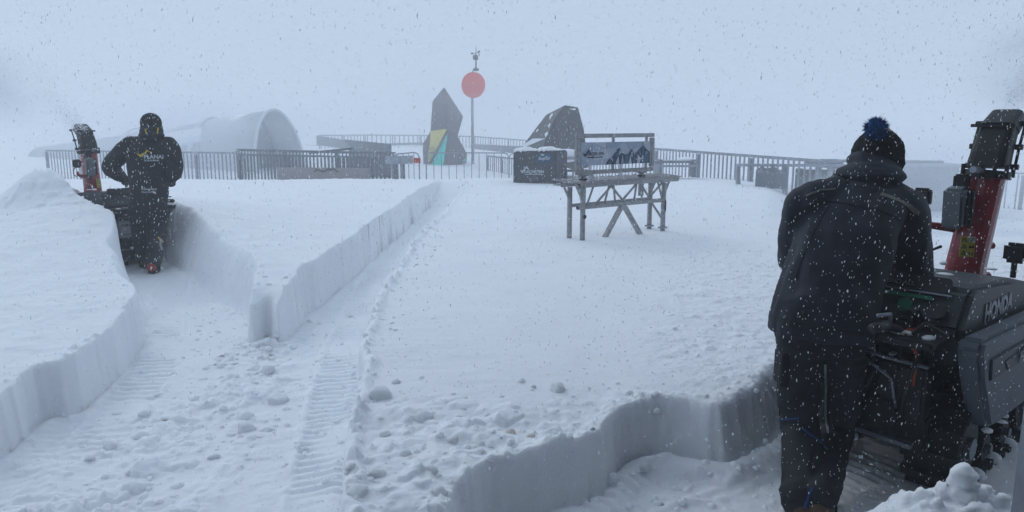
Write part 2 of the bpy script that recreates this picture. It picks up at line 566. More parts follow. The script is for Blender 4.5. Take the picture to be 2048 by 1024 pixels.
def snow_mat(name='snow', tint=(0.89, 0.91, 0.94)):
    if name in _mats:
        return _mats[name]
    m = bpy.data.materials.new(name)
    m.use_nodes = True
    n = m.node_tree
    L = n.links
    p = n.nodes['Principled BSDF']
    p.inputs['Roughness'].default_value = 0.75
    p.inputs['Specular IOR Level'].default_value = 0.25
    p.inputs['Subsurface Weight'].default_value = 0.55
    p.inputs['Subsurface Radius'].default_value = (0.8, 0.9, 1.0)
    p.inputs['Subsurface Scale'].default_value = 0.06
    tc = n.nodes.new('ShaderNodeTexCoord')
    nz = n.nodes.new('ShaderNodeTexNoise')
    nz.inputs['Scale'].default_value = 2.2
    nz.inputs['Detail'].default_value = 8
    nz.inputs['Roughness'].default_value = 0.65
    L.new(tc.outputs['Object'], nz.inputs['Vector'])
    rp = n.nodes.new('ShaderNodeValToRGB')
    rp.color_ramp.elements[0].position = 0.35
    rp.color_ramp.elements[1].position = 0.65
    rp.color_ramp.elements[0].color = (tint[0] * .95, tint[1] * .95, tint[2] * .955, 1)
    rp.color_ramp.elements[1].color = (*tint, 1)
    L.new(nz.outputs['Fac'], rp.inputs['Fac'])
    L.new(rp.outputs['Color'], p.inputs['Base Color'])
    nb = n.nodes.new('ShaderNodeTexNoise')
    nb.inputs['Scale'].default_value = 38
    nb.inputs['Detail'].default_value = 7
    nb.inputs['Roughness'].default_value = 0.7
    L.new(tc.outputs['Object'], nb.inputs['Vector'])
    bp = n.nodes.new('ShaderNodeBump')
    bp.inputs['Strength'].default_value = 0.55
    bp.inputs['Distance'].default_value = 0.012
    L.new(nb.outputs['Fac'], bp.inputs['Height'])
    # scrapes and crumbly layers that only show on the steep cut faces
    mp = n.nodes.new('ShaderNodeMapping')
    mp.inputs['Scale'].default_value = (9, 9, 22)
    L.new(tc.outputs['Object'], mp.inputs['Vector'])
    ns = n.nodes.new('ShaderNodeTexNoise')
    ns.inputs['Scale'].default_value = 1.0
    ns.inputs['Detail'].default_value = 8
    ns.inputs['Roughness'].default_value = 0.75
    L.new(mp.outputs[0], ns.inputs['Vector'])
    ge = n.nodes.new('ShaderNodeNewGeometry')
    sx = n.nodes.new('ShaderNodeSeparateXYZ')
    L.new(ge.outputs['Normal'], sx.inputs[0])
    mr = n.nodes.new('ShaderNodeMapRange')
    mr.inputs['From Min'].default_value = 0.75
    mr.inputs['From Max'].default_value = 0.25
    mr.inputs['To Max'].default_value = 0.6
    L.new(sx.outputs['Z'], mr.inputs['Value'])
    b2_ = n.nodes.new('ShaderNodeBump')
    b2_.inputs['Distance'].default_value = 0.014
    L.new(mr.outputs[0], b2_.inputs['Strength'])
    L.new(ns.outputs['Fac'], b2_.inputs['Height'])
    L.new(b2_.outputs['Normal'], bp.inputs['Normal'])
    L.new(bp.outputs['Normal'], p.inputs['Normal'])
    _mats[name] = m
    return m

build_ground()
SNOW = snow_mat()

# ------------------------------------------------------------------ the station building round the door the photo is taken from
FACADE = mat('dark_facade', (0.045, 0.05, 0.06), 0.5, 0.2, snow=0.15)
TRIM = mat('door_trim', (0.25, 0.27, 0.3), 0.4, 0.6)
bt = thing('station_building', 'dark clad station building whose door post shows at the lower right edge', 'building', (0, 1.2, 0))
def bpart(name, c, size, m):
    return MB().box(Vector(c) - Vector((0, 1.2, 0)), size).build(name, m, bt)
bpart('wall', (-1.25, 1.05, 3.4), (0.3, 0.3, 6.8), FACADE)
bpart('wall', (7.52, 1.05, 3.4), (12.86, 0.3, 6.8), FACADE)
bpart('lintel', (-0.005, 1.05, 4.7), (2.18, 0.296, 4.2), FACADE)
MB().box((1.045, 0.0, 1.25), (0.07, 0.34, 2.6)).build('door_post', FACADE, bt, bevel=0.006)
MB().box((1.006, -0.005, 1.25), (0.008, 0.36, 2.6)).build('door_trim', TRIM, bt)
bpart('side_wall', (-1.25, -2.1, 3.4), (0.3, 5.99, 6.8), FACADE)
bpart('side_wall', (13.8, -2.1, 3.4), (0.3, 5.99, 6.8), FACADE)
bpart('back_wall', (6.275, -5.2, 3.4), (15.35, 0.2, 6.8), FACADE)
bpart('roof', (6.25, -1.95, 6.95), (15.6, 6.9, 0.3), FACADE)
bpart('floor', (6.25, -2.1, 0.0), (14.7, 5.98, 0.06), mat('concrete_floor', (0.2, 0.2, 0.2), 0.8))

# ------------------------------------------------------------------ railings
GALV = mat('galvanised_steel', (0.34, 0.36, 0.40), 0.55, 0.3, var=0.2, scale=8, snow=0.25)
DSTEEL = mat('dark_steel', (0.19, 0.205, 0.23), 0.55, 0.3, snow=0.2)
def railing(name, label, pts, h, gap, m, bw=0.03, rail=0.06, group=None, cat='railing', posts=2.0, mid=None):
    """flat-bar railing along world points (ground z); balusters are parts"""
    t = thing(name, label, cat, pts[0], 0, group)
    o = Vector(pts[0])
    P = [Vector(p) - o for p in pts]
    for a, b in zip(P[:-1], P[1:]):
        MB().bar(a + Vector((0, 0, h)), b + Vector((0, 0, h)), rail, rail * 0.8).build('handrail', m, t)
        MB().bar(a + Vector((0, 0, .12)), b + Vector((0, 0, .12)), rail * .5, rail * 0.6).build('bottom_rail', m, t)
        if mid:
            MB().bar(a + Vector((0, 0, mid)), b + Vector((0, 0, mid)), rail * .6, rail * 0.6).build('middle_rail', m, t)
        L = (b - a).length
        n = max(2, int(L / gap))
        d = (b - a).normalized()
        ang = math.atan2(d.y, d.x)
        me = MB().box((0, 0, (h - rail * .4 + .12) / 2), (bw, 0.012, h - rail * .4 - .12 - 0.01)).mesh('baluster')
        me.materials.append(m)
        for i in range(n):
            q = a + (b - a) * ((i + .5) / n)
            share('baluster', me, t, q, (0, 0, ang))
        k = max(1, round(L / posts))
        mp = MB().box((0, 0, h / 2 - .02), (0.06, 0.06, h - .03 - rail * .4)).mesh('post')
        mp.materials.append(m)
        for i in range(k + 1):
            share('post', mp, t, a + (b - a) * (i / k) + Vector((0, 0, 0.0)), (0, 0, ang))
    return t

# left foreground railing and its neighbours
railing('railing', 'grey baluster railing running behind the worker on the left', [PY(92, 301, 25.5) - Vector((0, 0, 1.1)), PY(480, 306, 21.5) - Vector((0, 0, 1.1))], 1.1, 0.16, GALV, 0.05)
railing('railing', 'dark dense railing above the long banner left of the gate', [PY(478, 309, 21.3) - Vector((0, 0, 1.1)), PY(806, 316, 18.6) - Vector((0, 0, 1.1))], 1.1, 0.13, DSTEEL, 0.055)
railing('railing', 'second railing doubled behind the one with the banner', [PY(474, 299, 25.0) - Vector((0, 0, 1.1)), PY(790, 306, 21.5) - Vector((0, 0, 1.1))], 1.1, 0.15, DSTEEL, 0.05)
railing('railing', 'grey flat bar railing stretching right behind the ski rack', [PY(1180, 292, 23) - Vector((0, 0, 1.1)), PY(1313, 298, 20) - Vector((0, 0, 1.1)), PY(1640, 322, 13.8) - Vector((0, 0, 1.1))], 1.1, 0.165, GALV, 0.05, 0.07)
railing('railing', 'thin pale railing behind the red chute of the near snow blower', [PY(1870, 340, 17) - Vector((0, 0, 1.1)), PY(2048, 347, 15.5) - Vector((0, 0, 1.1)), PY(2250, 350, 15) - Vector((0, 0, 1.1))], 1.1, 0.2, GALV, 0.025, 0.04)
# far viewing platform
FARS = mat('weathered_steel_far', (0.26, 0.28, 0.31), 0.6, 0.3, snow=0.1)
railing('railing', 'far curved railing of the platform behind the pointed sculptures',
        [PY(638, 271, 46) - Vector((0, 0, 1.05)), PY(730, 270, 50) - Vector((0, 0, 1.05)), PY(840, 271, 50) - Vector((0, 0, 1.05)), PY(948, 273, 46) - Vector((0, 0, 1.05)), PY(1055, 281, 41) - Vector((0, 0, 1.05)), PY(1120, 284, 39) - Vector((0, 0, 1.05))], 1.05, 0.3, FARS, 0.07, 0.08)
pw = thing('parapet_wall', 'sloping solid grey parapet left of the yellow and green sculpture', 'parapet', PY(638, 290, 40))
def wpanel(name, quad, thick, m, parent):
    q = [Vector(p) for p in quad]
    nn = (q[1] - q[0]).cross(q[3] - q[0]).normalized() * thick
    vs = q + [p + nn for p in q]
    return MB().add(vs, [(3, 2, 1, 0), (4, 5, 6, 7), (0, 1, 5, 4), (1, 2, 6, 5), (2, 3, 7, 6), (3, 0, 4, 7)]).build(name, m, parent, local=False)
PAR = mat('parapet_sheet', (0.20, 0.22, 0.25), 0.6, 0.2)
wpanel('sloping_panel', [PY(636, 290, 40), PY(745, 306, 32), PY(745, 289, 32), PY(636, 271, 40)], 0.08, PAR, pw)
wpanel('front_panel', [PY(745, 352, 26), PY(783, 356, 25), PY(783, 292, 25), PY(690, 282, 32)], 0.08, PAR, pw)
wpanel('front_panel', [PY(700, 356, 26), PY(782, 356, 25.2), PY(782, 305, 25.2), PY(700, 300, 27)], 0.08, PAR, pw)
pw2 = thing('parapet_wall', 'low dark parapet band under the far railing right of the red disc post', 'parapet', PY(1000, 296, 36))
wpanel('band', [PY(945, 297, 40), PY(1075, 312, 33), PY(1075, 294, 33), PY(945, 288, 40)], 0.1, PAR, pw2)
wpanel('band', [PY(590, 294, 50), PY(860, 289, 49), PY(860, 284.5, 49), PY(590, 291, 50)], 0.1, PAR, pw2)
railing('railing', 'short low railing between the red disc post and the covered box',
        [PY(975, 312, 30) - Vector((0, 0, 1.0)), PY(1035, 318, 27) - Vector((0, 0, 1.0))], 1.0, 0.22, FARS, 0.05, 0.06)

# banner on the left railing
BANN = mat('banner_cloth', (0.32, 0.30, 0.31), 0.8, var=0.1)
BLINE = mat('banner_print', (0.09, 0.09, 0.10), 0.8)
bn = thing('banner', 'long grey brown banner with a mountain line tied to the left railing', 'banner', PY(640, 345, 19.6))
a0, a1 = PY(556, 334, 20.55), PY(742, 336, 19.05)
dn = (a1 - a0).normalized()
nrm = Vector((dn.y, -dn.x, 0)).normalized()
ban = MB()
NB = 24
vs, fs = [], []
for i in range(NB + 1):
    f = i / NB
    p = a0.lerp(a1, f) + nrm * (0.05 + 0.015 * math.sin(i * 1.7))
    vs += [p, p - Vector((0, 0, 0.62)), p - nrm * 0.006, p - nrm * 0.006 - Vector((0, 0, 0.62))]
for i in range(NB):
    o = i * 4
    fs += [(o, o + 4, o + 5, o + 1), (o + 2, o + 3, o + 7, o + 6), (o, o + 2, o + 6, o + 4), (o + 1, o + 5, o + 7, o + 3)]
fs += [(0, 1, 3, 2), (NB * 4, NB * 4 + 2, NB * 4 + 3, NB * 4 + 1)]
ban.add(vs, fs).build('cloth', BANN, bn, local=False)
ml = [(628, 344), (634, 338), (638, 341), (644, 343), (650, 342), (656, 338), (662, 340), (667, 337), (672, 342), (676, 344)]
lv = MB()
for (u1, v1), (u2, v2) in zip(ml[:-1], ml[1:]):
    d1 = 20.55 + (u1 - 556) / 186 * -1.5 - 0.12
    d2 = 20.55 + (u2 - 556) / 186 * -1.5 - 0.12
    lv.bar(PY(u1, v1, d1), PY(u2, v2, d2), 0.01, 0.03)
lv.build('mountain_line', BLINE, bn, local=False)
# small grey sign plate at the railing's end
sg = thing('sign_plate', 'small blank grey plate on a post right of the banner railing', 'sign', PY(805, 361, 18.2))
MB().prism([(-.36, 0), (.32, .02), (.32, .22), (-.36, .2)], PY(800, 329, 18.2), (1, 0, 0), (0, 0, 1), 0.03).build('plate', GALV, sg, local=False)
MB().bar(PY(803, 372, 18.25), PY(803, 326, 18.25), 0.08, 0.05).build('post', GALV, sg, local=False)

# long slanting poles resting across the doubled railing
for k, (a, b, lab) in enumerate([((480, 300, 21.0), (706, 305, 19.4), 'upper long dark pole lying along the left railing'),
                                 ((618, 306, 19.9), (706, 297, 19.6), 'slanting pole sticking up right of the tunnel mouth')]):
    o = MB().bar(PY(*a), PY(*b), 0.05, 0.06).build('pole', DSTEEL)
    tag(o, lab, 'pole')

# ------------------------------------------------------------------ crowd barriers
def barrier(label, a, b, h, group=None, n=14, m=None, r=0.012):
    t = thing('crowd_barrier', label, 'barrier', a, 0, group)
    m = m or GALV
    a = Vector(a)
    b = Vector(b)
    d = (b - a)
    L = d.length
    d.normalize()
    c = 0.12
    up = Vector((0, 0, 1))
    z0 = Vector((0, 0, 0.12))
    pts = [Vector((0, 0, 0)) + z0 * 0, up * (h - c), up * (h - c * .3) + d * c * .3, up * h + d * c, up * h + d * (L - c), up * (h - c * .3) + d * (L - c * .3), up * (h - c) + d * L, d * L]
    MB().tube(pts, r * 1.4, 6).build('frame', m, t)
    MB().tube([z0, z0 + d * L], r, 6).build('bottom_rail', m, t)
    for f in (0.12, 0.88):
        n_ = Vector((-d.y, d.x, 0)) * 0.25
        MB().tube([d * L * f - n_, d * L * f + z0 * .9, d * L * f + n_], r, 6).build('foot', m, t)
    me = MB().tube([(0, 0, .12), (0, 0, h - .01)], r * 0.8, 5).mesh('bar')
    me.materials.append(m)
    for i in range(1, n):
        share('bar', me, t, d * (L * i / n))
    return t
def G(u, d, z=None):
    p = PY(u, 300, d)
    z = ground_at(p.x, p.y) if z is None else z
    return Vector((p.x, p.y, z))
BH = 1.1
def bar_pts(u1, v1, u2, v2, d1, d2):
    return PY(u1, v1, d1) - Vector((0, 0, BH)), PY(u2, v2, d2) - Vector((0, 0, BH))
a, b = bar_pts(852, 305.5, 1018, 306, 18.6, 18.8)
barrier('long crowd barrier in front of the yellow and green sculpture', a, b, BH, n=11)
a, b = bar_pts(785, 309, 838, 304, 18.3, 18.2)
barrier('crowd barrier with rounded corner and a small red tag beside the banner', a, b, BH, n=5)
MB().box(PY(834, 321, 18.1), (0.17, 0.02, 0.12)).build('red_tag', mat('red_tag', (0.45, 0.06, 0.05), 0.6), bpy.data.objects['crowd_barrier.001'], local=False)
a, b = bar_pts(1018, 307, 1120, 307, 20.5, 20.5)
barrier('crowd barrier half hidden behind the dark covered box', a, b, BH, n=8)
a, b = bar_pts(1121, 323, 1185, 322, 16.2, 16.0)
barrier('dark barrier between the covered box and the ski rack', a, b, 0.9, n=5, m=DSTEEL, r=0.02)
a, b = bar_pts(1117, 313, 1172, 313, 17.6, 17.6)
tb = thing('bench', 'snow covered bench behind the dark barrier', 'bench', PY(1145, 345, 17.6))
MB().box(PY(1148, 316, 17.6), (1.0, 0.35, 0.06)).build('seat', GALV, tb, local=False)
for du in (-40, 40):
    MB().box(PY(1148 + du * .8, 328, 17.6) - Vector((0, 0, .2)), (0.05, 0.3, 0.72)).build('leg', GALV, tb, local=False)
for k, (u, v, rx, rz) in enumerate([(1135, 311, .28, .16), (1158, 312, .22, .10)]):
    MB().ell(PY(u, v, 17.6), rx, .16, rz).build('snow_cap', SNOW, tb, smooth=True, local=False)

# ------------------------------------------------------------------ covered box with lettering
BOXM = mat('dark_cover', (0.06, 0.066, 0.076), 0.65, var=0.25, snow=0.12)
BOXS = mat('cover_side', (0.10, 0.11, 0.125), 0.65, var=0.2, snow=0.12)
WHITE = mat('white_print', (0.55, 0.58, 0.62), 0.6, bump=0)
BLUE = mat('blue_print', (0.035, 0.075, 0.14), 0.6, bump=0)
bx = thing('covered_box', 'dark covered box with white lettering and a snow cap beside the ski rack', 'box', PY(1068, 365, 15.8))
fl, fr = PY(1026, 362, 16.0), PY(1111, 362, 15.6)
ax = (fr - fl).normalized()
ay = Vector((0, 0, 1))
bk = Vector((-ax.y, ax.x, 0))
Wb = (fr - fl).length
Hb = (PY(1026, 303, 16.0) - fl).z
outl = [(0.0, -.15), (Wb, -.15), (Wb + .01, Hb - .06), (Wb - .02, Hb), (0.04, Hb), (0.0, Hb - .05)]
MB().prism(outl, fl + bk * 0.7, ax, ay, 0.7).build('cover', BOXM, bx, bevel=0.02, local=False)
MB().prism([(-.05, .1), (0, 0), (0, Hb - .1), (-.05, Hb - .14), (-.07, .3)], fl + bk * 0.55, ax, ay, 0.4).build('flap', BOXS, bx, bevel=0.01, local=False)
cap = MB()
for i in range(9):
    f = i / 8
    cap.ell(fl + ax * (Wb * (0.06 + .88 * f)) + bk * 0.33 + Vector((0, 0, Hb + .01)), .13, .34, .05 + .035 * math.sin(i * 1.3 + .6), (ax, bk, ay))
cap.build('snow_cap', SNOW, bx, smooth=True, local=False)
fo = fl - bk * 0.004
text('lettering', 'DACHSTEIN', 0.115, WHITE, bx, fo + ax * (Wb * .27) + ay * (Hb * .27), ax, ay, Wb * .46, bold=0.003, local=False)
MB().prism([(0, 0.06), (.025, .075), (.05, .02), (.15, .14), (.20, .09), (.21, .115), (.15, .18), (.05, .07), (.02, .09)], fo + ax * (Wb * .17) + ay * (Hb * .22), ax, ay, 0.004).build('tick_mark', WHITE, bx, local=False)
MB().box(fo + ax * (Wb * .5) + ay * (Hb * .225), (Wb * .44, .004, .012), (ax, bk, ay)).build('underline', WHITE, bx, local=False)
MB().box(fo + ax * (Wb * .74) + ay * (Hb * .76), (Wb * .38, .004, .2), (ax, bk, ay)).build('blue_patch', BLUE, bx, local=False)
text('lettering', 'SunKid', 0.15, WHITE, bx, fo - bk * .003 + ax * (Wb * .60) + ay * (Hb * .71), ax, ay, Wb * .27, bold=0.003, shear=0.3, local=False)
MB().box(fo - bk * .003 + ax * (Wb * .70) + ay * (Hb * .87), (.07, .004, .03), (ax, bk, ay)).build('crown_mark', WHITE, bx, local=False)
MB().prism([(0, 0), (.1, .09), (.15, .05), (.24, .12), (.33, .0)], fo + ax * (Wb * .28) + ay * 0.02, ax, ay, 0.004).build('mountain_print', BOXS, bx, local=False)
# slender steel post beside the box
tag(MB().bar(PY(1110, 350, 15.9), PY(1110, 302, 15.9), .04, .03).build('post', GALV), 'slender grey post at the right side of the covered box', 'post')

# ------------------------------------------------------------------ faceted sculptures
CLAD = mat('dark_cladding', (0.105, 0.092, 0.10), 0.5, 0.1, var=0.12, scale=2, bump=0.05)
CLAD2 = mat('dark_cladding_side', (0.125, 0.11, 0.115), 0.5, 0.1, var=0.12, scale=2, bump=0.05)
YEL = mat('yellow_panel', (0.78, 0.66, 0.18), 0.5, bump=0)
YEL2 = mat('yellow_panel_pale', (0.50, 0.44, 0.14), 0.5, bump=0)
TEAL = mat('turquoise_panel', (0.03, 0.80, 0.64), 0.5, bump=0)
SEAM = mat('seam_strip', (0.18, 0.18, 0.19), 0.5)
def plate(name, pts, th, m, parent):
    q = [Vector(p) for p in pts]
    nn = (q[1] - q[0]).cross(q[2] - q[0]).normalized()
    if nn.y > 0:
        nn = -nn
    n = len(q)
    vs = [p + nn * th * .5 for p in q] + [p - nn * th * .5 for p in q]
    fs = [tuple(range(n)), tuple(range(2 * n - 1, n - 1, -1))] + [(i, n + i, n + (i + 1) % n, (i + 1) % n) for i in range(n)]
    return MB().add(vs, fs).build(name, m, parent, local=False)
D = 33.0
sc1 = thing('sculpture', 'tall pointed dark sculpture with yellow and turquoise panels', 'sculpture', PY(890, 326, D))
A = dict(top=PY(888, 176, D + .3), ls=PY(866, 203, D + .1), lm=PY(862, 262, D), lf=PY(846, 290, D + .3), lb=PY(848, 331, D), rs=PY(925, 233, D + .2),
         rm=PY(914, 272, D), rf=PY(933, 308, D + .3), rb=PY(932, 326, D + .2), ridge=PY(892, 208, D - .4), mid=PY(894, 258, D - .5), base=PY(886, 331, D - .7),
         yl=PY(857, 331, D - .15))
def sp(name, keys, m, off=0):
    return plate(name, [A[k] + Vector((0, -off, 0)) for k in keys], 0.05, m, sc1)
sp('panel', ['top', 'ls', 'lm', 'mid', 'ridge'], CLAD)
sp('panel', ['top', 'ridge', 'rs'], CLAD2)
sp('panel', ['ridge', 'mid', 'rm', 'rs'], CLAD2)
sp('panel', ['lm', 'lf', 'lb', 'yl'], CLAD2)
sp('panel', ['mid', 'rm', 'rf'], CLAD)
sp('panel', ['mid', 'rf', 'rb', 'base'], CLAD)
tag(sp('panel', ['lm', 'mid', 'yl'], YEL), 'yellow panel')
tag(plate('panel', [A['yl'] + Vector((0.12, -.12, 0)), A['mid'] + Vector((0, -.12, -.28)), A['base'] + Vector((0, -.02, 0))], 0.05, TEAL, sc1), 'turquoise panel')
plate('panel', [PY(858, 295, D - .45), PY(866, 292, D - .5), PY(872, 300, D - .5), PY(860, 320, D - .4), PY(856, 318, D - .3)], 0.03, YEL2, sc1)
plate('panel', [PY(924, 322, D), PY(931, 316, D), PY(931, 323, D)], 0.03, TEAL, sc1)
MB().bar(PY(857, 328, D - .55), PY(893, 268, D - .68), 0.06, 0.10, (0, 1, 0)).build('seam', SEAM, sc1, local=False)
# back of the sculpture, so that it has its depth
bk1 = PY(890, 215, D + 1.3)
bk2 = PY(890, 331, D + 1.6)
plate('panel', [A['top'], bk1, A['ls']], .05, CLAD, sc1)
plate('panel', [A['top'], A['rs'], bk1], .05, CLAD, sc1)
plate('panel', [A['ls'], bk1, bk2, A['lm']], .05, CLAD, sc1)
plate('panel', [A['lf'], A['lm'], bk2, A['lb']], .05, CLAD, sc1)
plate('panel', [A['rs'], A['rm'], bk2, bk1], .05, CLAD, sc1)
plate('panel', [A['rm'], A['rf'], A['rb'], bk2], .05, CLAD, sc1)

D = 25.0
TENT = mat('dark_tent_skin', (0.060, 0.064, 0.072), 0.6, 0.1, var=0.2, scale=3, snow=0.10)
sc2 = thing('sculpture', 'broad dark faceted sculpture with snow streaks behind the ski rack sign', 'sculpture', PY(1110, 330, D))
B = dict(l0=PY(1046, 293, D + 1), l1=PY(1093, 231, D + .6), t0=PY(1130, 212, D + .6), t1=PY(1155, 216, D + .7), r1=PY(1166, 258, D + .5), r2=PY(1176, 335, D + .6),
         c1=PY(1112, 235, D - .2), c2=PY(1085, 300, D - .7), c3=PY(1120, 330, D - .8), c4=PY(1150, 340, D - .4), l2=PY(1056, 335, D + .5))
def tp(keys, m=TENT):
    return plate('panel', [B[k] for k in keys], 0.05, m, sc2)
tp(['l0', 'l1', 'c1', 'c2'])
tp(['l1', 't0', 'c1'])
tp(['t0', 't1', 'r1', 'c1'])
tp(['c1', 'r1', 'r2', 'c4'])
tp(['c1', 'c4', 'c3', 'c2'])
tp(['l0', 'c2', 'c3', 'l2'])
bk3, bk4 = PY(1140, 225, D + 2.2), PY(1110, 335, D + 3.4)
plate('panel', [B['l1'], B['t0'], bk3], .05, TENT, sc2)
plate('panel', [B['t0'], B['t1'], bk3], .05, TENT, sc2)
plate('panel', [B['t1'], B['r1'], B['r2'], bk4, bk3], .05, TENT, sc2)
plate('panel', [B['l1'], bk3, bk4, B['l0']], .05, TENT, sc2)
for pts in [[(1099, 233), (1104, 226), (1106, 229), (1099, 240)], [(1096, 252), (1099, 246), (1101, 248), (1098, 256)], [(1089, 268), (1095, 263), (1096, 268), (1091, 275)],
            [(1138, 217), (1153, 217), (1149, 221)], [(1042, 292), (1066, 277), (1090, 277), (1050, 294)], [(1072, 262), (1076, 257), (1077, 260), (1073, 265)]]:
    plate('snow_streak', [PY(u, v, D - .9) for u, v in pts], 0.04, SNOW, sc2)

# ------------------------------------------------------------------ mast with the red disc and weather instruments
D = 33.5
mx_ = PY(945.5, 300, D).x
mst = thing('signal_mast', 'tall grey mast with a red disc and weather instruments on top', 'mast', (mx_, D, -0.1))
MB().tube([(mx_, D, -0.1), (mx_, D, PY(946, 150, D).z)], [0.07, 0.055], 10).build('pole', GALV, mst, smooth=True, local=False)
dc = PY(947, 170.5, D)
rx_, rz_ = 21.5 / F_PX * D, 24.5 / F_PX * D
dm = MB()
NS = 48
X_ = Vector((0.9, -0.43, 0))
Yd = Vector((0.43, 0.9, 0))
vs = []
for s_ in (-1, 1):
    for k in range(NS):
        a = 2 * math.pi * k / NS
        vs.append(dc + X_ * (rz_ * math.cos(a)) + Vector((0, 0, rz_ * math.sin(a))) + Yd * (0.08 * s_) - Vector((0, .16, 0)))
dm.add(vs, [tuple(range(NS)), tuple(range(2 * NS - 1, NS - 1, -1))] + [(k, NS + k, NS + (k + 1) % NS, (k + 1) % NS) for k in range(NS)])
dm.build('red_disc', mat('red_disc_paint', (0.90, 0.09, 0.05), 0.5, var=.05, bump=0), mst, local=False)
INST = mat('instrument_grey', (0.10, 0.11, 0.13), 0.5, .3)
t0, t1_, t2 = PY(951, 145, D), PY(952, 108, D), PY(952, 94, D)
MB().tube([PY(946, 152, D), PY(946, 143, D), PY(949, 137, D), PY(953, 134, D)], .03, 6).build('arm', INST, mst, local=False)
MB().tube([PY(952, 141, D), t1_], .035, 6).build('upper_pole', INST, mst, local=False)
MB().tube([t1_, t2], .012, 5).build('lightning_rod', INST, mst, local=False)
MB().ell(PY(952, 139, D), .14, .14, .07).build('siren_dome', INST, mst, smooth=True, local=False)
MB().box(PY(951, 115, D), (.22, .14, .2)).build('sensor_box', INST, mst, bevel=.01, local=False)
MB().tube([PY(944, 108, D), PY(958, 104, D)], .018, 5).build('cross_arm', INST, mst, local=False)
for u, v in ((944, 107), (958, 103)):
    MB().ell(PY(u, v, D), .06, .06, .045, nu=8, nv=6).build('wind_cup', INST, mst, smooth=True, local=False)
MB().tube([PY(957, 103, D), PY(959, 112, D)], .02, 5).build('wind_vane', INST, mst, local=False)

# ------------------------------------------------------------------ covered conveyor tunnel
TUN = mat('tunnel_plastic', (0.62, 0.65, 0.68), 0.35, var=0.05, scale=1.5, bump=0.03)
TUNSHADE = mat('tunnel_mouth_shade', (0.30, 0.32, 0.34), 0.5, var=0.08, scale=1)  # darker grey stands for the shaded interior behind the mouth
RIM = mat('tunnel_rim', (0.7, 0.73, 0.77), 0.4)
D = 30.0
tn = thing('conveyor_tunnel', 'pale arched conveyor tunnel with an open mouth left of the platform', 'tunnel', PY(565, 310, D))
base = PY(565, 335, D)
base.z = -0.6
adir = Vector((-0.86, 0.50, -0.085)).normalized()           # where the tunnel runs
pdir = Vector((0.50, 0.86, 0)).normalized()
Hh = PY(555, 218, D).z - base.z
Wd = 1.32
def arch(k, n, w, h):
    a = math.pi * k / n
    return pdir * (-w * math.cos(a)) + Vector((0, 0, h * math.sin(a) ** 0.9))
def tunnel_shell(o0, length, w, h, name, m, slant=0.0, n=28, th=0.06):
    mb = MB()
    vs = []
    for j, (l, sl) in enumerate(((0, 1), (length, 0))):
        for ww, hh in ((w, h), (w - th, h - th)):
            for k in range(n + 1):
                p = arch(k, n, ww, hh)
                f = 0.0
                vs.append(o0 + adir * (l + sl * slant * (p.z / h)) + p)
    m1 = n + 1
    fs = []
    for k in range(n):
        fs.append((k, k + 1, 2 * m1 + k + 1, 2 * m1 + k))
        fs.append((m1 + k, 3 * m1 + k, 3 * m1 + k + 1, m1 + k + 1))
        fs.append((k, m1 + k, m1 + k + 1, k + 1))
        fs.append((2 * m1 + k, 2 * m1 + k + 1, 3 * m1 + k + 1, 3 * m1 + k))
    mb.add(vs, fs)
    return mb.build(name, m, tn, smooth=True, local=False)
tunnel_shell(base, 4.0, Wd, Hh, 'arch_section', TUN, 0.35)
tunnel_shell(base + adir * 4.3, 5.0, Wd * .98, Hh * .96, 'arch_section', TUN)
tunnel_shell(base + adir * 9.6, 8.0, Wd * .95, Hh * .93, 'arch_section', TUN)
for l in (3.98, 9.2):
    tunnel_shell(base + adir * l, .36, Wd * 1.03, Hh * 1.02, 'joint_band', RIM)
rimv = [base + arch(k, 28, Wd, Hh) + adir * (0.35 * arch(k, 28, Wd, Hh).z / Hh) for k in range(29)]
MB().tube(rimv, 0.07, 6).build('mouth_rim', RIM, tn, smooth=True, local=False)
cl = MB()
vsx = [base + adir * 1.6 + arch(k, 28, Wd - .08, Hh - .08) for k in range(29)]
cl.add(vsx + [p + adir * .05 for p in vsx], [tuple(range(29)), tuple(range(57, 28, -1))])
cl.build('mouth_shade_sheet', TUNSHADE, tn, local=False)  # sheet added across the bore, its grey painting the interior's shade
# snow shed annex beside the tunnel
an = thing('canopy', 'low pale sloping canopy with a snow edge beside the conveyor tunnel', 'canopy', PY(370, 300, 27))
plate('roof', [PY(340, 283, 27.5), PY(403, 272, 26.5), PY(403, 256, 28.5), PY(330, 268, 30)], 0.06, TUN, an)
plate('snow_edge', [PY(340, 290, 27.3), PY(380, 284, 26.7), PY(401, 279, 26.3), PY(400, 275, 26.3), PY(372, 280, 26.7), PY(340, 286, 27.3)], 0.2, SNOW, an)
for u in (345, 398):
    MB().bar(PY(u, 320, 27), PY(u, 281, 27), .06, .06).build('post', TUN, an, local=False)

# ------------------------------------------------------------------ things half buried on the right
PALE = mat('pale_panel', (0.20, 0.22, 0.25), 0.6, var=.1, snow=.1)
KIO = mat('kiosk_wood', (0.15, 0.155, 0.165), 0.7, var=.2, scale=6, snow=.15)
pt_ = thing('picnic_table', 'frosted grey picnic table in front of the right railing', 'table', PY(1340, 345, 17))
MB().box(PY(1345, 323, 17), (0.95, .5, .05)).build('tabletop', GALV, pt_, local=False)
MB().box(PY(1350, 332, 16.6), (1.0, .2, .04)).build('bench_board', GALV, pt_, local=False)
for u in (1318, 1385):
    MB().box(PY(u, 336, 16.9), (.06, .45, .4)).build('leg', GALV, pt_, local=False)
MB().ell(PY(1372, 320, 17), .2, .2, .07).build('snow_cap', SNOW, pt_, smooth=True, local=False)
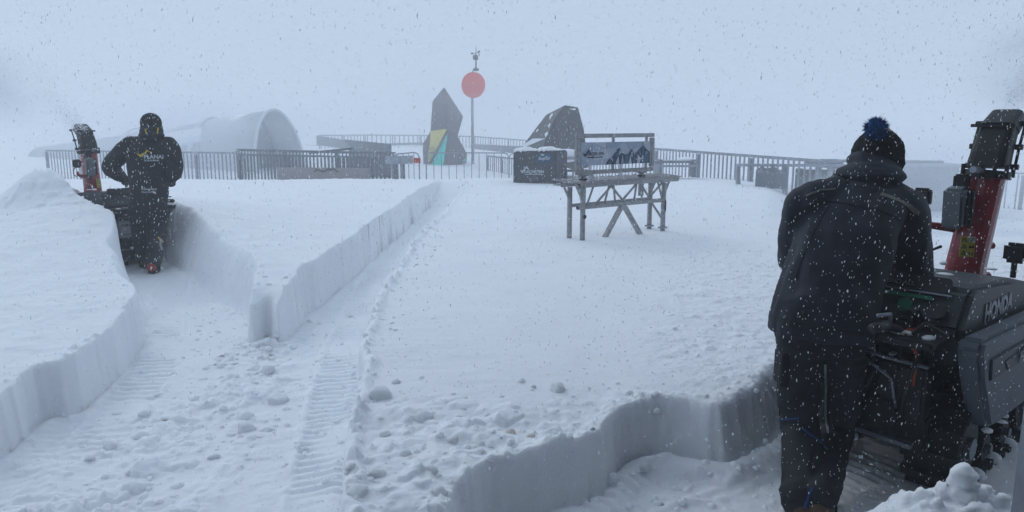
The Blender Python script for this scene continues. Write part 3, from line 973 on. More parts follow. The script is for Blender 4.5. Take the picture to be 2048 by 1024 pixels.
# sign stand with the crystal lettering
st = thing('sign_stand', 'long grey sign stand with a pale mountain panel half sunk in snow', 'sign', PY(1530, 365, 14.2))
MB().bar(PY(1474, 330, 14.6), PY(1690, 331, 13.6), .10, .05).build('top_beam', GALV, st, local=False)
for u, d_ in ((1476, 14.6), (1570, 14.15), (1660, 13.7)):
    MB().bar(PY(u, 400, d_), PY(u, 333, d_), .09, .07).build('post', GALV, st, local=False)
sa = (PY(1570, 334, 14.1) - PY(1512, 334, 14.35)).normalized()
so = PY(1511, 366, 14.3)
MB().prism([(0, -.1), (.56, -.1), (.56, .22), (.42, .26), (.3, .33), (.2, .27), (.1, .33), (0, .24)], so, sa, (0, 0, 1), .03).build('panel', PALE, st, local=False)
MB().prism([(.02, .2), (.08, .31), (.14, .2)], so - Vector((0, .03, 0)), sa, (0, 0, 1), .006).build('mountain_print', GALV, st, local=False)
text('lettering', 'eiskristall', .085, DSTEEL, st, so + sa * .12 + Vector((0, -.03, .065)), sa, (0, 0, 1), .42, bold=.002, local=False)
bxx = thing('storage_crate', 'pale storage crate with a snow cap behind the right worker', 'crate', PY(1640, 380, 14.5))
MB().box(PY(1635, 375, 14.5), (.72, .5, .72)).build('body', KIO, bxx, bevel=.01, local=False)
MB().ell(PY(1635, 341, 14.5), .34, .25, .06).build('snow_cap', SNOW, bxx, smooth=True, local=False)
kb = thing('kiosk', 'pale panelled kiosk fading into blown snow right of the near worker', 'kiosk', PY(1800, 420, 15))
for i in range(7):
    p = PY(1752 + i * 20, 375, 15 + i * .05)
    MB().box(p, (.195, .04, 1.1)).build('wall_board', KIO, kb, bevel=.004, local=False)
MB().box(PY(1812, 375, 15.9), (1.3, 1.5, 1.04)).build('body', KIO, kb, local=False)
MB().box(PY(1812, 327, 15.7), (1.55, 1.9, .05)).build('roof_slab', GALV, kb, local=False)
kb2 = thing('kiosk_counter', 'grey post and beam counter behind the near worker shoulder', 'counter', PY(1690, 380, 15.5))
MB().box(PY(1660, 362, 15.5), (.35, .35, .9)).build('pillar', PALE, kb2, local=False)
MB().bar(PY(1610, 325, 15.5), PY(1780, 318, 15), .3, .05).build('beam', GALV, kb2, local=False)
# ------------------------------------------------------------------ ski rack with its framed sign
RACK = mat('frosted_steel', (0.33, 0.33, 0.34), 0.6, 0.35, var=0.25, scale=20, bump=0.4, bscale=120, snow=0.45)
RACKD = mat('tube_shade_and_sticker', (0.03, 0.03, 0.035), 0.8, bump=0)  # near black: painted shade of the tube ends, also stickers and collars
rk = thing('ski_rack', 'frosted steel ski rack standing in untouched snow under a framed sign', 'ski rack', (0, 0, 0))
e = Vector((0.787, 0.617, 0))
q = Vector((0.617, -0.787, 0))
UP = Vector((0, 0, 1))
rc0 = Vector((0.70, 8.04, 0))
rc1 = Vector((1.72, 8.87, 0))
HW = 0.105
ZT = 1.035
ZM = 0.80
def rp(s, w, z):
    return rc0 + e * s + q * w + UP * z
Lr = (rc1 - rc0).length
for s_, w_ in ((0, -HW), (0, HW), (Lr, -HW), (Lr, HW)):
    MB().tube([rp(s_, w_, 0.1), rp(s_, w_, ZT - .03)], 0.029, 10).build('leg', RACK, rk, smooth=True, local=False)
for w_, s0, s1 in ((-HW, -0.12, Lr + .22), (HW, -0.06, Lr + .24)):
    tb_ = MB().tube([rp(s0, w_, ZT), rp(s1, w_, ZT)], 0.025, 10).build('top_tube', RACK, rk, smooth=True, local=False)
    MB().tube([rp(s0 - .003, w_, ZT), rp(s0 + .002, w_, ZT)], 0.022, 10).build('tube_mouth_shade', RACKD, tb_, local=False)  # black disc on the capped end paints the shade of an open tube
lt = MB().tube([rp(-.08, HW, ZM), rp(Lr + .02, HW, ZM)], 0.024, 10).build('lower_tube', RACK, rk, smooth=True, local=False)
MB().tube([rp(-.083, HW, ZM), rp(-.078, HW, ZM)], 0.02, 10).build('tube_mouth_shade', RACKD, lt, local=False)  # same painted hollow for the lower tube's capped end
MB().tube([rp(0, -HW, ZM), rp(Lr, -HW, ZM)], 0.02, 8).build('lower_tube', RACK, rk, smooth=True, local=False)
for w_ in (HW,):
    zs = [(0.05, ZM, .16, ZT), (.0, ZT - .08, -.07, ZT), (.32, ZM, .40, ZT), (.16, ZM, .46, ZT), (.40, ZT, .66, ZM), (.46, ZT, .50, ZM), (.56, ZM, .86, ZT), (.80, ZM, .84, ZT), (.88, ZT, 1.1, ZM), (.9, ZT, .94, ZM),
          (1.0, ZM, Lr, ZT), (Lr - .12, ZT, Lr - .02, ZM)]
    for s0, z0, s1, z1 in zs:
        MB().tube([rp(s0, w_, z0), rp(s1, w_, z1)], 0.013, 6).build('lattice_strut', RACK, rk, smooth=True, local=False)
for s0, s1 in ((.62, .20), (.62, 1.02)):
    MB().bar(rp(s0, HW, ZM), rp(s1, HW + .02, 0.28), .045, .045).build('diagonal_brace', RACK, rk, local=False)
MB().tube([rp(Lr, -HW, .78), rp(Lr, HW, .56)], 0.014, 6).build('diagonal_brace', RACK, rk, local=False)
for s_ in (0, Lr):
    for sg_ in (-1, 1):
        MB().tube([rp(s_, sg_ * HW, .86), rp(s_ + (.1 if s_ else -.1), sg_ * HW, ZT)], 0.014, 6).build('corner_brace', RACK, rk, local=False)
for k in range(13):
    s_ = -0.12 + k * (Lr + .36) / 12
    a_ = s_ - .035
    b_ = s_ + .035
    zz = ZT + .035
    loop = [rp(a_, -HW - .12, zz + .02), rp(b_, -HW - .12, zz + .02), rp(b_ + .008, -HW - .105, zz + .018), rp(b_ + .008, HW + .02, zz), rp(b_, HW + .04, zz), rp(a_, HW + .04, zz), rp(a_ - .008, HW + .02, zz), rp(a_ - .008, -HW - .105, zz + .018)]
    MB().tube(loop, 0.0055, 6, closed=True).build('rack_loop', RACK, rk, smooth=True, local=False)
for s_, dx in ((-0.12, -.14), (Lr + .24, .14)):
    z_ = ZT + .01
    MB().tube([rp(s_, -HW + .02, z_), rp(s_ + dx, -HW + .02, z_), rp(s_ + dx * 1.1, -HW + .04, z_), rp(s_ + dx * 1.1, HW - .1, z_), rp(s_ + dx, HW - .08, z_), rp(s_, HW - .08, z_)], .006, 6).build('end_loop', RACK, rk, smooth=True, local=False)
MB().tube([rp(.0, HW + .034, .70), rp(.0, HW + .037, .70)], .022, 14).build('round_sticker', RACKD, rk, local=False)
MB().box(rp(Lr, HW + .034, .73), (.02, .004, .13), (e, q, UP)).build('sticker', RACKD, rk, local=False)
# snow collars round two of the legs
for s_, w_ in ((Lr, -HW), (Lr, HW)):
    MB().box(rp(s_, w_, .47), (.09, .07, .02), (e, q, UP)).build('foot_plate', RACK, rk, local=False)
# framed sign
FRT = mat('sign_frame_steel', (0.31, 0.31, 0.32), 0.6, 0.35, var=0.25, scale=20, bump=0.4, bscale=120, snow=0.34)
SL0, SL1, SZ0, SZ1 = -0.02, 1.22, 1.165, 1.56
sf = thing('framed_sign', 'framed mountain sign with dark lettering mounted above the ski rack', 'sign', rp(.5, 0, 1.05))
for a, b, w in ((rp(SL0, 0, SZ0), rp(SL1, 0, SZ0), .055), (rp(SL0, 0, SZ1), rp(SL1, 0, SZ1), .055)):
    MB().bar(a, b, .042, w * .82).build('frame_bar', FRT, sf, bevel=.006, local=False)
for s_ in (SL0 + .025, SL1 - .025):
    MB().bar(rp(s_, 0, SZ0 + .029), rp(s_, 0, SZ1 - .029), .05, .05, e).build('frame_bar', FRT, sf, bevel=.006, local=False)
for s_ in (.10, 1.03):
    MB().tube([rp(s_, 0, .86), rp(s_, 0, 1.14)], .032, 10).build('support_tube', FRT, sf, smooth=True, local=False)
    MB().tube([rp(s_, 0, 1.085), rp(s_, 0, 1.10)], .045, 10).build('collar', RACKD, sf, local=False)
    MB().box(rp(s_, .0, 1.15), (.13, .07, .05), (e, q, UP)).build('clamp', FRT, sf, bevel=.01, local=False)
for s_ in (.08, .55, 1.10):
    for z_ in (SZ1 - .045, SZ0 + .05):
        MB().box(rp(s_, .0, z_), (.028, .02, .06), (e, q, UP)).build('panel_clip', FRT, sf, local=False)
PS0, PS1, PZ0, PZ1 = .045, 1.14, SZ0 + .075, SZ1 - .07
def vat(name, col):
    return mat(name, col, 0.5, var=.04, bump=0)
P_BASE, P_A, P_B = vat('panel_grey', (.34, .39, .46)), vat('panel_grey_blue', (.26, .31, .39)), vat('panel_light', (.42, .46, .52))
P_D, P_E, P_N = vat('print_navy', (.018, .035, .085)), vat('print_slate', (.045, .12, .17)), vat('print_ink', (.008, .012, .035))
pan = MB().box(rp((PS0 + PS1) / 2, 0.012, (PZ0 + PZ1) / 2), (PS1 - PS0, .012, PZ1 - PZ0), (e, q, UP)).build('panel', P_BASE, sf, local=False)
def pr(name, pts, m, off=.0195, th=.002):
    """print on the panel: (0..1, 0..1) panel fractions"""
    poly = [(PS0 + x * (PS1 - PS0), PZ0 + y * (PZ1 - PZ0)) for x, y in pts]
    # prism thickness runs along e x up = -(-q)...: place just in front of the panel
    vs = [rp(s, off, z) for s, z in poly] + [rp(s, off + th, z) for s, z in poly]
    n = len(poly)
    fs = [tuple(range(n)), tuple(range(2 * n - 1, n - 1, -1))] + [(i, (i + 1) % n, n + (i + 1) % n, n + i) for i in range(n)]
    return MB().add(vs, fs).build(name, m, pan, local=False)
pr('print_facet', [(0, .55), (.16, .93), (.15, .55), (.05, .45)], P_A)
pr('print_facet', [(0, .0), (0, .3), (.12, .0)], P_A)
pr('print_facet', [(.18, 1), (.33, .72), (.35, 1)], P_B)
pr('print_facet', [(.35, 1), (.34, .70), (.5, .75), (.6, 1)], P_A)
pr('print_facet', [(.62, 1), (.70, .62), (.86, .8), (.9, 1)], P_A)
pr('print_facet', [(.33, .72), (.42, .3), (.15, .2), (.2, .6)], P_B, .0192)
# mountain range
pr('print_mountain', [(.34, 0), (.38, .22), (.42, .28), (.47, .5), (.51, .68), (.545, .72), (.58, .5), (.61, .42), (.67, .45), (.70, .62), (.725, .66), (.75, .48), (.80, .5), (.84, .66), (.88, .80), (.90, .82), (.94, .66), (1, .5), (1, 0)], P_D, .0215)
for pts, m in [([(.36, 0), (.40, .24), (.41, .0)], P_E), ([(.47, .36), (.545, .70), (.53, .42)], P_E), ([(.48, .05), (.52, .38), (.53, 0)], P_B), ([(.53, .62), (.545, .70), (.555, .5), (.53, .4)], P_B),
               ([(.56, 0), (.58, .45), (.60, .1)], P_A), ([(.60, .0), (.63, .38), (.67, .45), (.66, 0)], P_E), ([(.67, .0), (.70, .4), (.72, .0)], P_B), ([(.70, .35), (.72, .6), (.735, .3)], P_A),
               ([(.74, 0), (.76, .45), (.78, .0)], P_E), ([(.80, 0), (.81, .42), (.86, .22), (.84, 0)], P_B), ([(.83, .5), (.85, .64), (.86, .4)], P_E), ([(.87, .3), (.885, .74), (.91, .45)], P_E),
               ([(.89, .0), (.91, .3), (.96, .52), (.98, .35), (.97, 0)], P_E), ([(.86, .18), (.89, .42), (.90, .2)], P_B), ([(.92, .35), (.94, .58), (.975, .46)], P_A)]:
    pr('print_facet', pts, m, .0238)
pr('print_cross', [(.888, .83), (.888, .95), (.895, .95), (.895, .83)], P_D, .0215)
pr('print_cross', [(.880, .895), (.880, .91), (.903, .91), (.903, .895)], P_D, .0238)
pr('tick_mark', [(.02, .47), (.045, .48), (.055, .40), (.095, .60), (.115, .52), (.12, .55), (.095, .70), (.055, .50), (.045, .52), (.025, .52)][::1], P_N, .0238)
pr('tick_mark', [(.02, .48), (.055, .36), (.065, .42), (.035, .5)], P_N, .0215)
text('lettering', 'DACHSTEIN', .062, P_N, pan, rp(PS0 + .085, .022, PZ0 + .108), e, UP, .255, extrude=.001, bold=.0012, local=False)
text('lettering', 'SCHLADMING-DACHSTEIN', .022, P_N, pan, rp(PS0 + .087, .022, PZ0 + .08), e, UP, .235, extrude=.001, bold=.0006, local=False)

# ------------------------------------------------------------------ snow blower (x forward, y left, z up; origin: rear right corner on the floor)
RED = mat('red_paint', (0.27, 0.010, 0.018), 0.32, 0.0, var=.25, scale=9, bump=.08, snow=.12, coat=.3)
BLK = mat('black_steel', (0.008, 0.009, 0.011), 0.5, 0.2, var=.4, scale=14, snow=.08)
BLKP = mat('black_plastic', (0.010, 0.011, 0.013), 0.45, snow=.10)
HOOD = mat('charcoal_plastic', (0.030, 0.037, 0.044), 0.5, var=.12, scale=5, bump=.12, bscale=200, snow=.05)
COVER = mat('slate_plastic', (0.085, 0.105, 0.13), 0.5, var=.10, scale=5, bump=.12, bscale=200, snow=.08)
COVD = mat('slate_plastic_dark', (0.045, 0.057, 0.07), 0.5, var=.10, snow=.08)
RUB = mat('track_rubber', (0.010, 0.011, 0.012), 0.8, var=.3, snow=.25)
STL = mat('bare_steel', (0.22, 0.24, 0.27), 0.4, 0.7, snow=.2)
GBOX = mat('grey_plastic', (0.14, 0.16, 0.18), 0.5, snow=.1)
LEMB = mat('raised_lettering_grey', (0.22, 0.24, 0.27), 0.4, 0.3, bump=0)
GRN = mat('green_print', (0.0, 0.16, 0.09), 0.5, bump=0)
ORG = mat('orange_cable', (0.35, 0.06, 0.015), 0.5, bump=0)
LABY = mat('yellow_label', (0.45, 0.36, 0.04), 0.5, bump=0)
LABK = mat('black_print', (0.01, 0.01, 0.01), 0.5, bump=0)
WL = mat('white_label', (0.40, 0.42, 0.45), 0.5, snow=.1)
GLS = mat('lamp_glass', (0.10, 0.12, 0.14), 0.15, bump=0)

def rbox_poly(w, h, r, n=4):
    pts = []
    for cx, cy, a0 in ((w / 2 - r, h / 2 - r, 0), (-w / 2 + r, h / 2 - r, 90), (-w / 2 + r, -h / 2 + r, 180), (w / 2 - r, -h / 2 + r, 270)):
        for k in range(n + 1):
            a = R(a0 + 90 * k / n)
            pts.append((cx + r * math.cos(a), cy + r * math.sin(a)))
    return pts

def loft(mb, rings):
    n = len(rings[0])
    vs = [p for r_ in rings for p in r_]
    fs = [tuple(range(n - 1, -1, -1)), tuple((len(rings) - 1) * n + k for k in range(n))]
    for j in range(len(rings) - 1):
        for k in range(n):
            k2 = (k + 1) % n
            fs.append((j * n + k, j * n + k2, (j + 1) * n + k2, (j + 1) * n + k))
    return mb.add(vs, fs)

def make_blower(label, loc, rz, chute_lean=(0.12, 0.0), detail=True):
    t = thing('snow_blower', label, 'snow blower', loc, rz)
    X, Y, Z = Vector((1, 0, 0)), Vector((0, 1, 0)), Vector((0, 0, 1))
    XZ = lambda poly, y, th, name, m, bev=.008, par=t: MB().prism(poly, (0, y, 0), X, Z, -th).build(name, m, par, bevel=bev)   # X x Z = -Y -> thickness towards +y with minus
    # side cover on the right hand side, with its chamfered rear facet
    cov = [(0.03, .80), (0.0, .745), (.07, .60), (.25, .345), (.33, .335), (1.18, .315), (1.5, .40), (1.62, .70), (1.55, .74)]
    c_ = XZ(cov, -.075, .10, 'side_cover', COVER, .022)
    XZ([(.12, .70), (.14, .60), (1.50, .585), (1.53, .665)], -.085, .012, 'cover_inset', COVD, .004, c_)
    XZ([(.30, .655), (.36, .60), (1.2, .588), (1.2, .65)], -.090, .006, 'cover_stripe', COVD, .002, c_)
    text('lettering', 'HSS 1380', .055, LEMB, c_, (.50, -.0975, .607), X, Z, .30, bold=.002)
    # second cover on the left
    XZ(cov, .80, .09, 'side_cover', COVD, .02)
    # hood
    hood = [(.10, .775), (.055, .80), (.18, .965), (.24, .985), (.80, .94), (1.30, .84), (1.42, .80), (1.42, .60), (.2, .60)]
    h_ = XZ(hood, .03, .76, 'hood', HOOD, .03)
    text('lettering', 'HONDA', .095, LEMB, h_, (.36, .027, .80), X, Z, .42, bold=.004, extrude=.003)
    # control panel on the sloped rear face
    pa = Vector((.145, 0, .235)).normalized()
    pn = Vector((-.85, 0, .52)).normalized()
    po = Vector((.055, 0, .80)) + pn * .004
    def onp(y, s):
        return po + Y * y + pa * s
    # axes: left-to-right as seen from behind = -Y
    MB().prism(rbox_poly(.62, .075, .02), onp(.42, .205), -Y, pa, .006).build('display_recess', BLKP, h_)
    MB().prism(rbox_poly(.30, .007, .002), onp(.25, .162), -Y, pa, .006).build('chrome_strip', STL, h_)
    text('lettering', 'HYBRID ALL', .02, LEMB, h_, onp(.42, .185) + pn * .007, -Y, pa, .16)
    MB().prism(rbox_poly(.26, .018, .006), onp(.30, .138), -Y, pa, .004).build('green_band', GRN, h_)
    MB().tube([onp(.27, .085), onp(.27, .085) + pn * .022], .032, 16).build('green_dial', GRN, h_)
    MB().tube([onp(.13, .075), onp(.13, .075) + pn * .035], .036, 16).build('rotary_knob', BLKP, h_)
    MB().tube([onp(.20, .03), onp(.20, .03) + pn * .03, onp(.20, .05) + pn * .09], [.034, .026, .018], 12).build('joystick', BLKP, h_)
    MB().prism(rbox_poly(.05, .04, .01), onp(.42, .09), -Y, pa, .02).build('rocker_switch', GRN, h_)
    MB().prism(rbox_poly(.06, .03, .012), onp(.24, -.035), -Y, pa, .012).build('green_button', GRN, h_)
    # console shelf at the rear
    sh = MB().box((-.05, .42, .775), (.24, .72, .035)).build('console_shelf', BLK, t, bevel=.008)
    for k in range(6):
        MB().box((-.05, .20 + k * .085, .797), (.12, .035, .006)).build('shelf_label', STL if k % 2 else ORG, sh)
    # frame below and the dark works seen from behind
    MB().box((.62, .42, .44), (1.1, .5, .40)).build('chassis', BLK, t, bevel=.02)
    MB().box((.10, .58, .53), (.16, .20, .20)).build('fuel_box', WL, t, bevel=.014)
    text('lettering', 'HONDA', .045, LABK, t, (.018, .66, .57), -Y, Z, .15, bold=.002)
    MB().box((.017, .58, .475), (.002, .15, .006)).build('label_line', LABK, t)
    MB().box((.06, .25, .50), (.10, .24, .26)).build('battery_case', BLKP, t, bevel=.015)
    for y_, z_, r_ in ((.42, .55, .06), (.30, .38, .075), (.55, .36, .05)):
        MB().tube([(-.02, y_, z_), (.1, y_, z_)], r_, 16).build('pulley', BLK, t, smooth=False)
    for k, (a, b, c, d_) in enumerate([((0, .74, .74), (-.05, .5, .70), (-.04, .3, .66), (0, .12, .64)), ((0, .70, .68), (-.06, .4, .66), (-.02, .26, .56), (.0, .24, .42)),
                                     ((0, .14, .76), (-.06, .16, .64), (-.04, .2, .5), (0, .22, .36)), ((0, .34, .70), (-.04, .33, .58), (-.05, .36, .48), (0, .4, .40))]):
        MB().tube([a, b, c, d_], .009, 6).build('cable', STL if k in (0, 1) else BLKP, t, smooth=True)
    MB().tube([(-.02, .60, .80), (-.12, .40, .83), (-.10, .22, .80), (-.03, .16, .70), (-.02, .17, .55)], .007, 6).build('orange_cable', ORG, t, smooth=True)
    MB().tube([(-.02, .05, .80), (-.10, .12, .86), (-.06, .22, .74), (0, .24, .60)], .009, 6).build('black_hose', BLKP, t, smooth=True)
    MB().bar((-.02, .15, .27), (-.02, .70, .30), .03, .02).build('rear_bumper', STL, t)
    MB().box((.10, .42, .30), (.08, .60, .16)).build('hitch_plate', BLK, t, bevel=.01)
    # handlebars
    for y_ in (.22, .52):
        hb = MB().tube([(.02, y_, .74), (-.12, y_, .82), (-.26, y_, .86), (-.36, y_, .865)], .016, 8).build('handlebar', BLK, t, smooth=True)
        MB().tube([(-.25, y_, .860), (-.38, y_, .866)], .022, 10).build('grip', BLKP, hb, smooth=True)
        MB().tube([(-.20, y_, .84), (-.21, y_, .90), (-.34, y_, .915)], .008, 6).build('clutch_lever', STL, hb, smooth=True)
    MB().tube([(-.12, .22, .82), (-.13, .52, .82)], .014, 8).build('handle_crossbar', BLK, t, smooth=True)
    # crawler tracks
    for y_ in (-.0, .60):
        tr = thing('x', None, None)
        bpy.data.objects.remove(tr)
        w = .22
        cxs, r = (.30, 1.22), .20
        outer, inner = [], []
        N = 20
        loop = []
        for k in range(N + 1):
            a = R(-90 + 180 * k / N)
            loop.append((cxs[1] + r * math.cos(a), r + .012 + r * math.sin(a)))
        for k in range(N + 1):
            a = R(90 + 180 * k / N)
            loop.append((cxs[0] + r * math.cos(a), r + .012 + r * math.sin(a)))
        mb = MB()
        vs = []
        for (x_, z_) in loop:
            for yy in (y_, y_ + w):
                vs.append((x_, yy, z_))
        c0 = [(cxs[0] + cxs[1]) / 2, r + .012]
        for (x_, z_) in loop:
            cx = min(max(x_, cxs[0]), cxs[1])
            dx, dz = x_ - cx, z_ - c0[1]
            l_ = math.hypot(dx, dz)
            for yy in (y_, y_ + w):
                vs.append((cx + dx / l_ * (r - .03), yy, c0[1] + dz / l_ * (r - .03)))
        n = len(loop)
        fs = []
        for k in range(n):
            k2 = (k + 1) % n
            fs += [(2 * k, 2 * k + 1, 2 * k2 + 1, 2 * k2), (2 * n + 2 * k, 2 * n + 2 * k2, 2 * n + 2 * k2 + 1, 2 * n + 2 * k + 1),
                   (2 * k, 2 * k2, 2 * n + 2 * k2, 2 * n + 2 * k), (2 * k + 1, 2 * n + 2 * k + 1, 2 * n + 2 * k2 + 1, 2 * k2 + 1)]
        mb.add(vs, fs)
        tk = mb.build('crawler_track', RUB, t)
        lug = MB().box((0, 0, 0), (.045, w + .02, .035)).mesh('track_lug')
        lug.materials.append(RUB)
        per = 2 * (cxs[1] - cxs[0]) + 2 * math.pi * r
        NL = 30
        for k in range(NL):
            d_ = per * k / NL
            s1 = cxs[1] - cxs[0]
            if d_ < s1:
                x_, z_, a = cxs[0] + d_, .0, 0
                pz = .010
                share('track_lug', lug, tk, (x_, y_ + w / 2, pz + .004))
            elif d_ < s1 + math.pi * r:
                a = (d_ - s1) / r - math.pi / 2
                share('track_lug', lug, tk, (cxs[1] + (r + .01) * math.cos(a), y_ + w / 2, r + .012 + (r + .01) * math.sin(a)), (0, -a + math.pi / 2, 0))
            elif d_ < 2 * s1 + math.pi * r:
                share('track_lug', lug, tk, (cxs[1] - (d_ - s1 - math.pi * r), y_ + w / 2, 2 * r + .022))
            else:
                a = math.pi / 2 + (d_ - 2 * s1 - math.pi * r) / r
                share('track_lug', lug, tk, (cxs[0] + (r + .01) * math.cos(a), y_ + w / 2, r + .012 + (r + .01) * math.sin(a)), (0, -a + math.pi / 2, 0))
        for x_, rr in ((cxs[0], .15), (cxs[1], .15), (.60, .07), (.90, .07)):
            zc = r + .012 if rr > .1 else .12
            MB().tube([(x_, y_ + .02, zc), (x_, y_ + w - .02, zc)], rr, 18).build('road_wheel', BLK, t)
            MB().tube([(x_, y_ - .005, zc), (x_, y_ + .03, zc)], rr * .35, 10).build('wheel_hub', STL, t)
        mb = MB()
        for k in range(9):   # snow packed between the lugs
            mb.ell((.2 + k * .13, y_ + .02 + .0 * k, .03 + .35 * (k % 2)), .05, .05, .03, nu=8, nv=5)
        tag(mb.build('packed_snow', SNOW, tk, smooth=True), kind='stuff')
    # auger housing in front
    hs = MB()
    prof = [(1.45, .06), (1.42, .35), (1.55, .60), (1.75, .68), (2.02, .62), (2.05, .58), (1.78, .62), (1.58, .55), (1.47, .34), (1.5, .09), (2.0, .06), (2.0, .03)]
    hs.prism(prof, (0, -.08, 0), X, Z, -1.0)
    ah = hs.build('auger_housing', RED, t)
    sidep = [(1.45, .03), (1.42, .35), (1.55, .60), (1.75, .69), (2.06, .62), (2.12, .3), (2.06, .03)]
    for y_ in (-.10, .92):
        XZ(sidep, y_, .02, 'side_plate', RED, .004, ah)
    MB().tube([(1.80, -.08, .32), (1.80, .92, .32)], .03, 8).build('auger_shaft', STL, ah)
    for sgn in (-1, 1):
        mb = MB()
        vs, fs = [], []
        NN = 48
        for k in range(NN + 1):
            a = 2 * math.pi * 2 * k / NN * sgn
            yy = .42 + sgn * (.05 + .42 * k / NN)
            for rr in (.03, .24):
                for w_ in (0, .012):
                    vs.append((1.80 + rr * math.cos(a), yy + w_, .32 + rr * math.sin(a)))
        for k in range(NN):
            o = k * 4
            fs += [(o, o + 2, o + 6, o + 4), (o + 1, o + 5, o + 7, o + 3), (o + 2, o + 3, o + 7, o + 6), (o, o + 4, o + 5, o + 1)]
        mb.add(vs, fs).build('auger_flight', RED, ah)
    # chute: base ring, red tube, dark upper chute, pale end flap
    cy = .40
    lx, ly = chute_lean
    def ring(c, w, d, tilt, yaw=0.0, rr=.25):
        c = Vector(c)
        ax_ = Vector((math.cos(yaw), math.sin(yaw), 0))
        ay_ = Vector((-math.sin(yaw), math.cos(yaw), 0))
        f = (ax_ * math.cos(tilt) + Z * -math.sin(tilt))
        return [c + f * p[0] + ay_ * p[1] for p in rbox_poly(w, d, min(w, d) * rr, 3)]
    MB().tube([(1.30, cy, .58), (1.30, cy, .68)], .15, 20).build('chute_ring', BLK, t)
    cb = loft(MB(), [ring((1.30, cy, .66), .20, .205, 0, 0, .35), ring((1.33, cy, .9), .19, .195, .1, 0, .35), ring((1.30 + lx, cy + ly * .6, 1.39), .17, .185, .16, 0, .42)]).build('chute_tube', RED, t, bevel=0, smooth=False)
    MB().tube([(1.30 + lx, cy + ly * .6, 1.385), (1.305 + lx, cy + ly * .62, 1.425)], .118, 18).build('clamp_ring', BLK, t)
    for a in range(0, 360, 60):
        MB().tube([(1.30 + lx + .125 * math.cos(R(a)), cy + ly * .6 + .125 * math.sin(R(a)), 1.39), (1.305 + lx + .125 * math.cos(R(a)), cy + ly * .6 + .125 * math.sin(R(a)), 1.465)], .011, 6).build('ring_bolt', BLK, t)
    x0, y0 = 1.30 + lx, cy + ly * .6
    up1 = loft(MB(), [ring((x0, y0, 1.445), .17, .20, .12), ring((x0 + .02, y0 + ly * .1, 1.52), .165, .19, .2), ring((x0 + .09, y0 + ly * .2, 1.655), .15, .175, .45)]).build('upper_chute', BLK, t)
    fl_ = loft(MB(), [ring((x0 + .095, y0 + ly * .2, 1.66), .155, .18, .5), ring((x0 + .21, y0 + ly * .3, 1.725), .125, .165, .85)]).build('deflector', BLK, t)
    MB().box((x0 + .01, y0, 1.68), (.02, .22, .018)).build('hinge', BLK, fl_)
    for sy in (-1, 1):
        yb = y0 + sy * .115
        MB().tube([(x0 + .06, yb, 1.45), (x0 + .10, yb, 1.56), (x0 + .17, yb, 1.69)], .008, 6).build('link_rod', BLK, t, smooth=True)
        for p in ((x0 + .06, yb, 1.45), (x0 + .10, yb, 1.56), (x0 + .17, yb, 1.69)):
            MB().tube([(p[0], yb - .018, p[2]), (p[0], yb + .018, p[2])], .016, 8).build('rod_joint', BLK, t)
    MB().tube([(x0 - .09, y0, 1.43), (x0 - .19, y0 + .02, 1.44)], .02, 8).build('clamp_bolt', STL, t)
    # actuator box strapped to the rear of the chute
    ab = MB().box((1.215, cy + .055, 1.225), (.09, .11, .23), (Vector((.97, 0, .2)).normalized(), Y, Vector((-.1, 0, 1)).normalized())).build('actuator_box', GBOX, t, bevel=.018)
    MB().box((1.235, cy - .015, 1.225), (.06, .035, .21)).build('actuator_motor', BLK, t, bevel=.012)
    MB().box((1.27, cy + .05, 1.36), (.08, .07, .10)).build('motor_bracket', BLK, t, bevel=.01)
    # lower hose along the tube
    MB().tube([(1.20, cy + .10, 1.0), (1.15, cy + .13, .98), (1.14, cy + .13, .86), (1.12, cy + .14, .70), (1.08, cy + .14, .60)], .009, 6).build('hose', BLKP, t, smooth=True)
    for z_ in (.86, .72):
        MB().tube([(1.10, cy + .13, z_), (1.21, cy + .09, z_)], .008, 6).build('hose_clip', BLK, t)
    MB().tube([(1.42, cy - .05, .82), (1.47, cy - .08, .82)], .022, 8).build('bolt_boss', RED, t)
    MB().tube([(1.42, cy - .07, 1.0), (1.45, cy - .09, 1.0)], .02, 8).build('bolt_boss', RED, t)
    # warning label, facing rear right
    ln = Vector((-1, -.55, 0)).normalized()
    la = Vector((.55, -1, 0)).normalized()
    lo = Vector((1.225, cy - .02, .955))
    lb = MB().prism([(-.036, 0), (.036, 0), (.036, .115), (-.036, .115)], lo + ln * .018, la, (0.06, 0, 1), .004).build('warning_label', LABY, t)
    for k in range(3):
        zz = .012 + .037 * k
        oo = lo + ln * .025 + Vector((.005, 0, zz))
        MB().prism([(-.032, 0), (-.004, 0), (-.018, .025)], oo, la, (0, 0, 1), .002).build('warning_triangle', LABK, lb)
        MB().prism([(-.027, .003), (-.009, .003), (-.018, .019)], oo + ln * .003, la, (0, 0, 1), .001).build('triangle_fill', LABY, lb)
        MB().prism([(-.0195, .005), (-.0165, .005), (-.0165, .014), (-.0195, .014)], oo + ln * .0045, la, (0, 0, 1), .001).build('triangle_mark', LABK, lb)
        if k < 2:
            MB().prism([(.004, .004), (.012, .018), (.018, .008), (.03, .02), (.03, .003)] if k else [(.004, 0), (.012, .02), (.014, .0), (.02, .0), (.026, .02), (.03, 0)], oo, la, (0, 0, 1), .002).build('pictogram', LABK, lb)
        else:
            MB().prism([(.004, 0), (.032, 0), (.032, .027), (.004, .027)], oo, la, (0, 0, 1), .002).build('pictogram_panel', WL, lb)
            MB().prism([(.008, .004), (.012, .004), (.029, .023), (.025, .023)], oo + ln * .003, la, (0, 0, 1), .001).build('pictogram', LABK, lb)
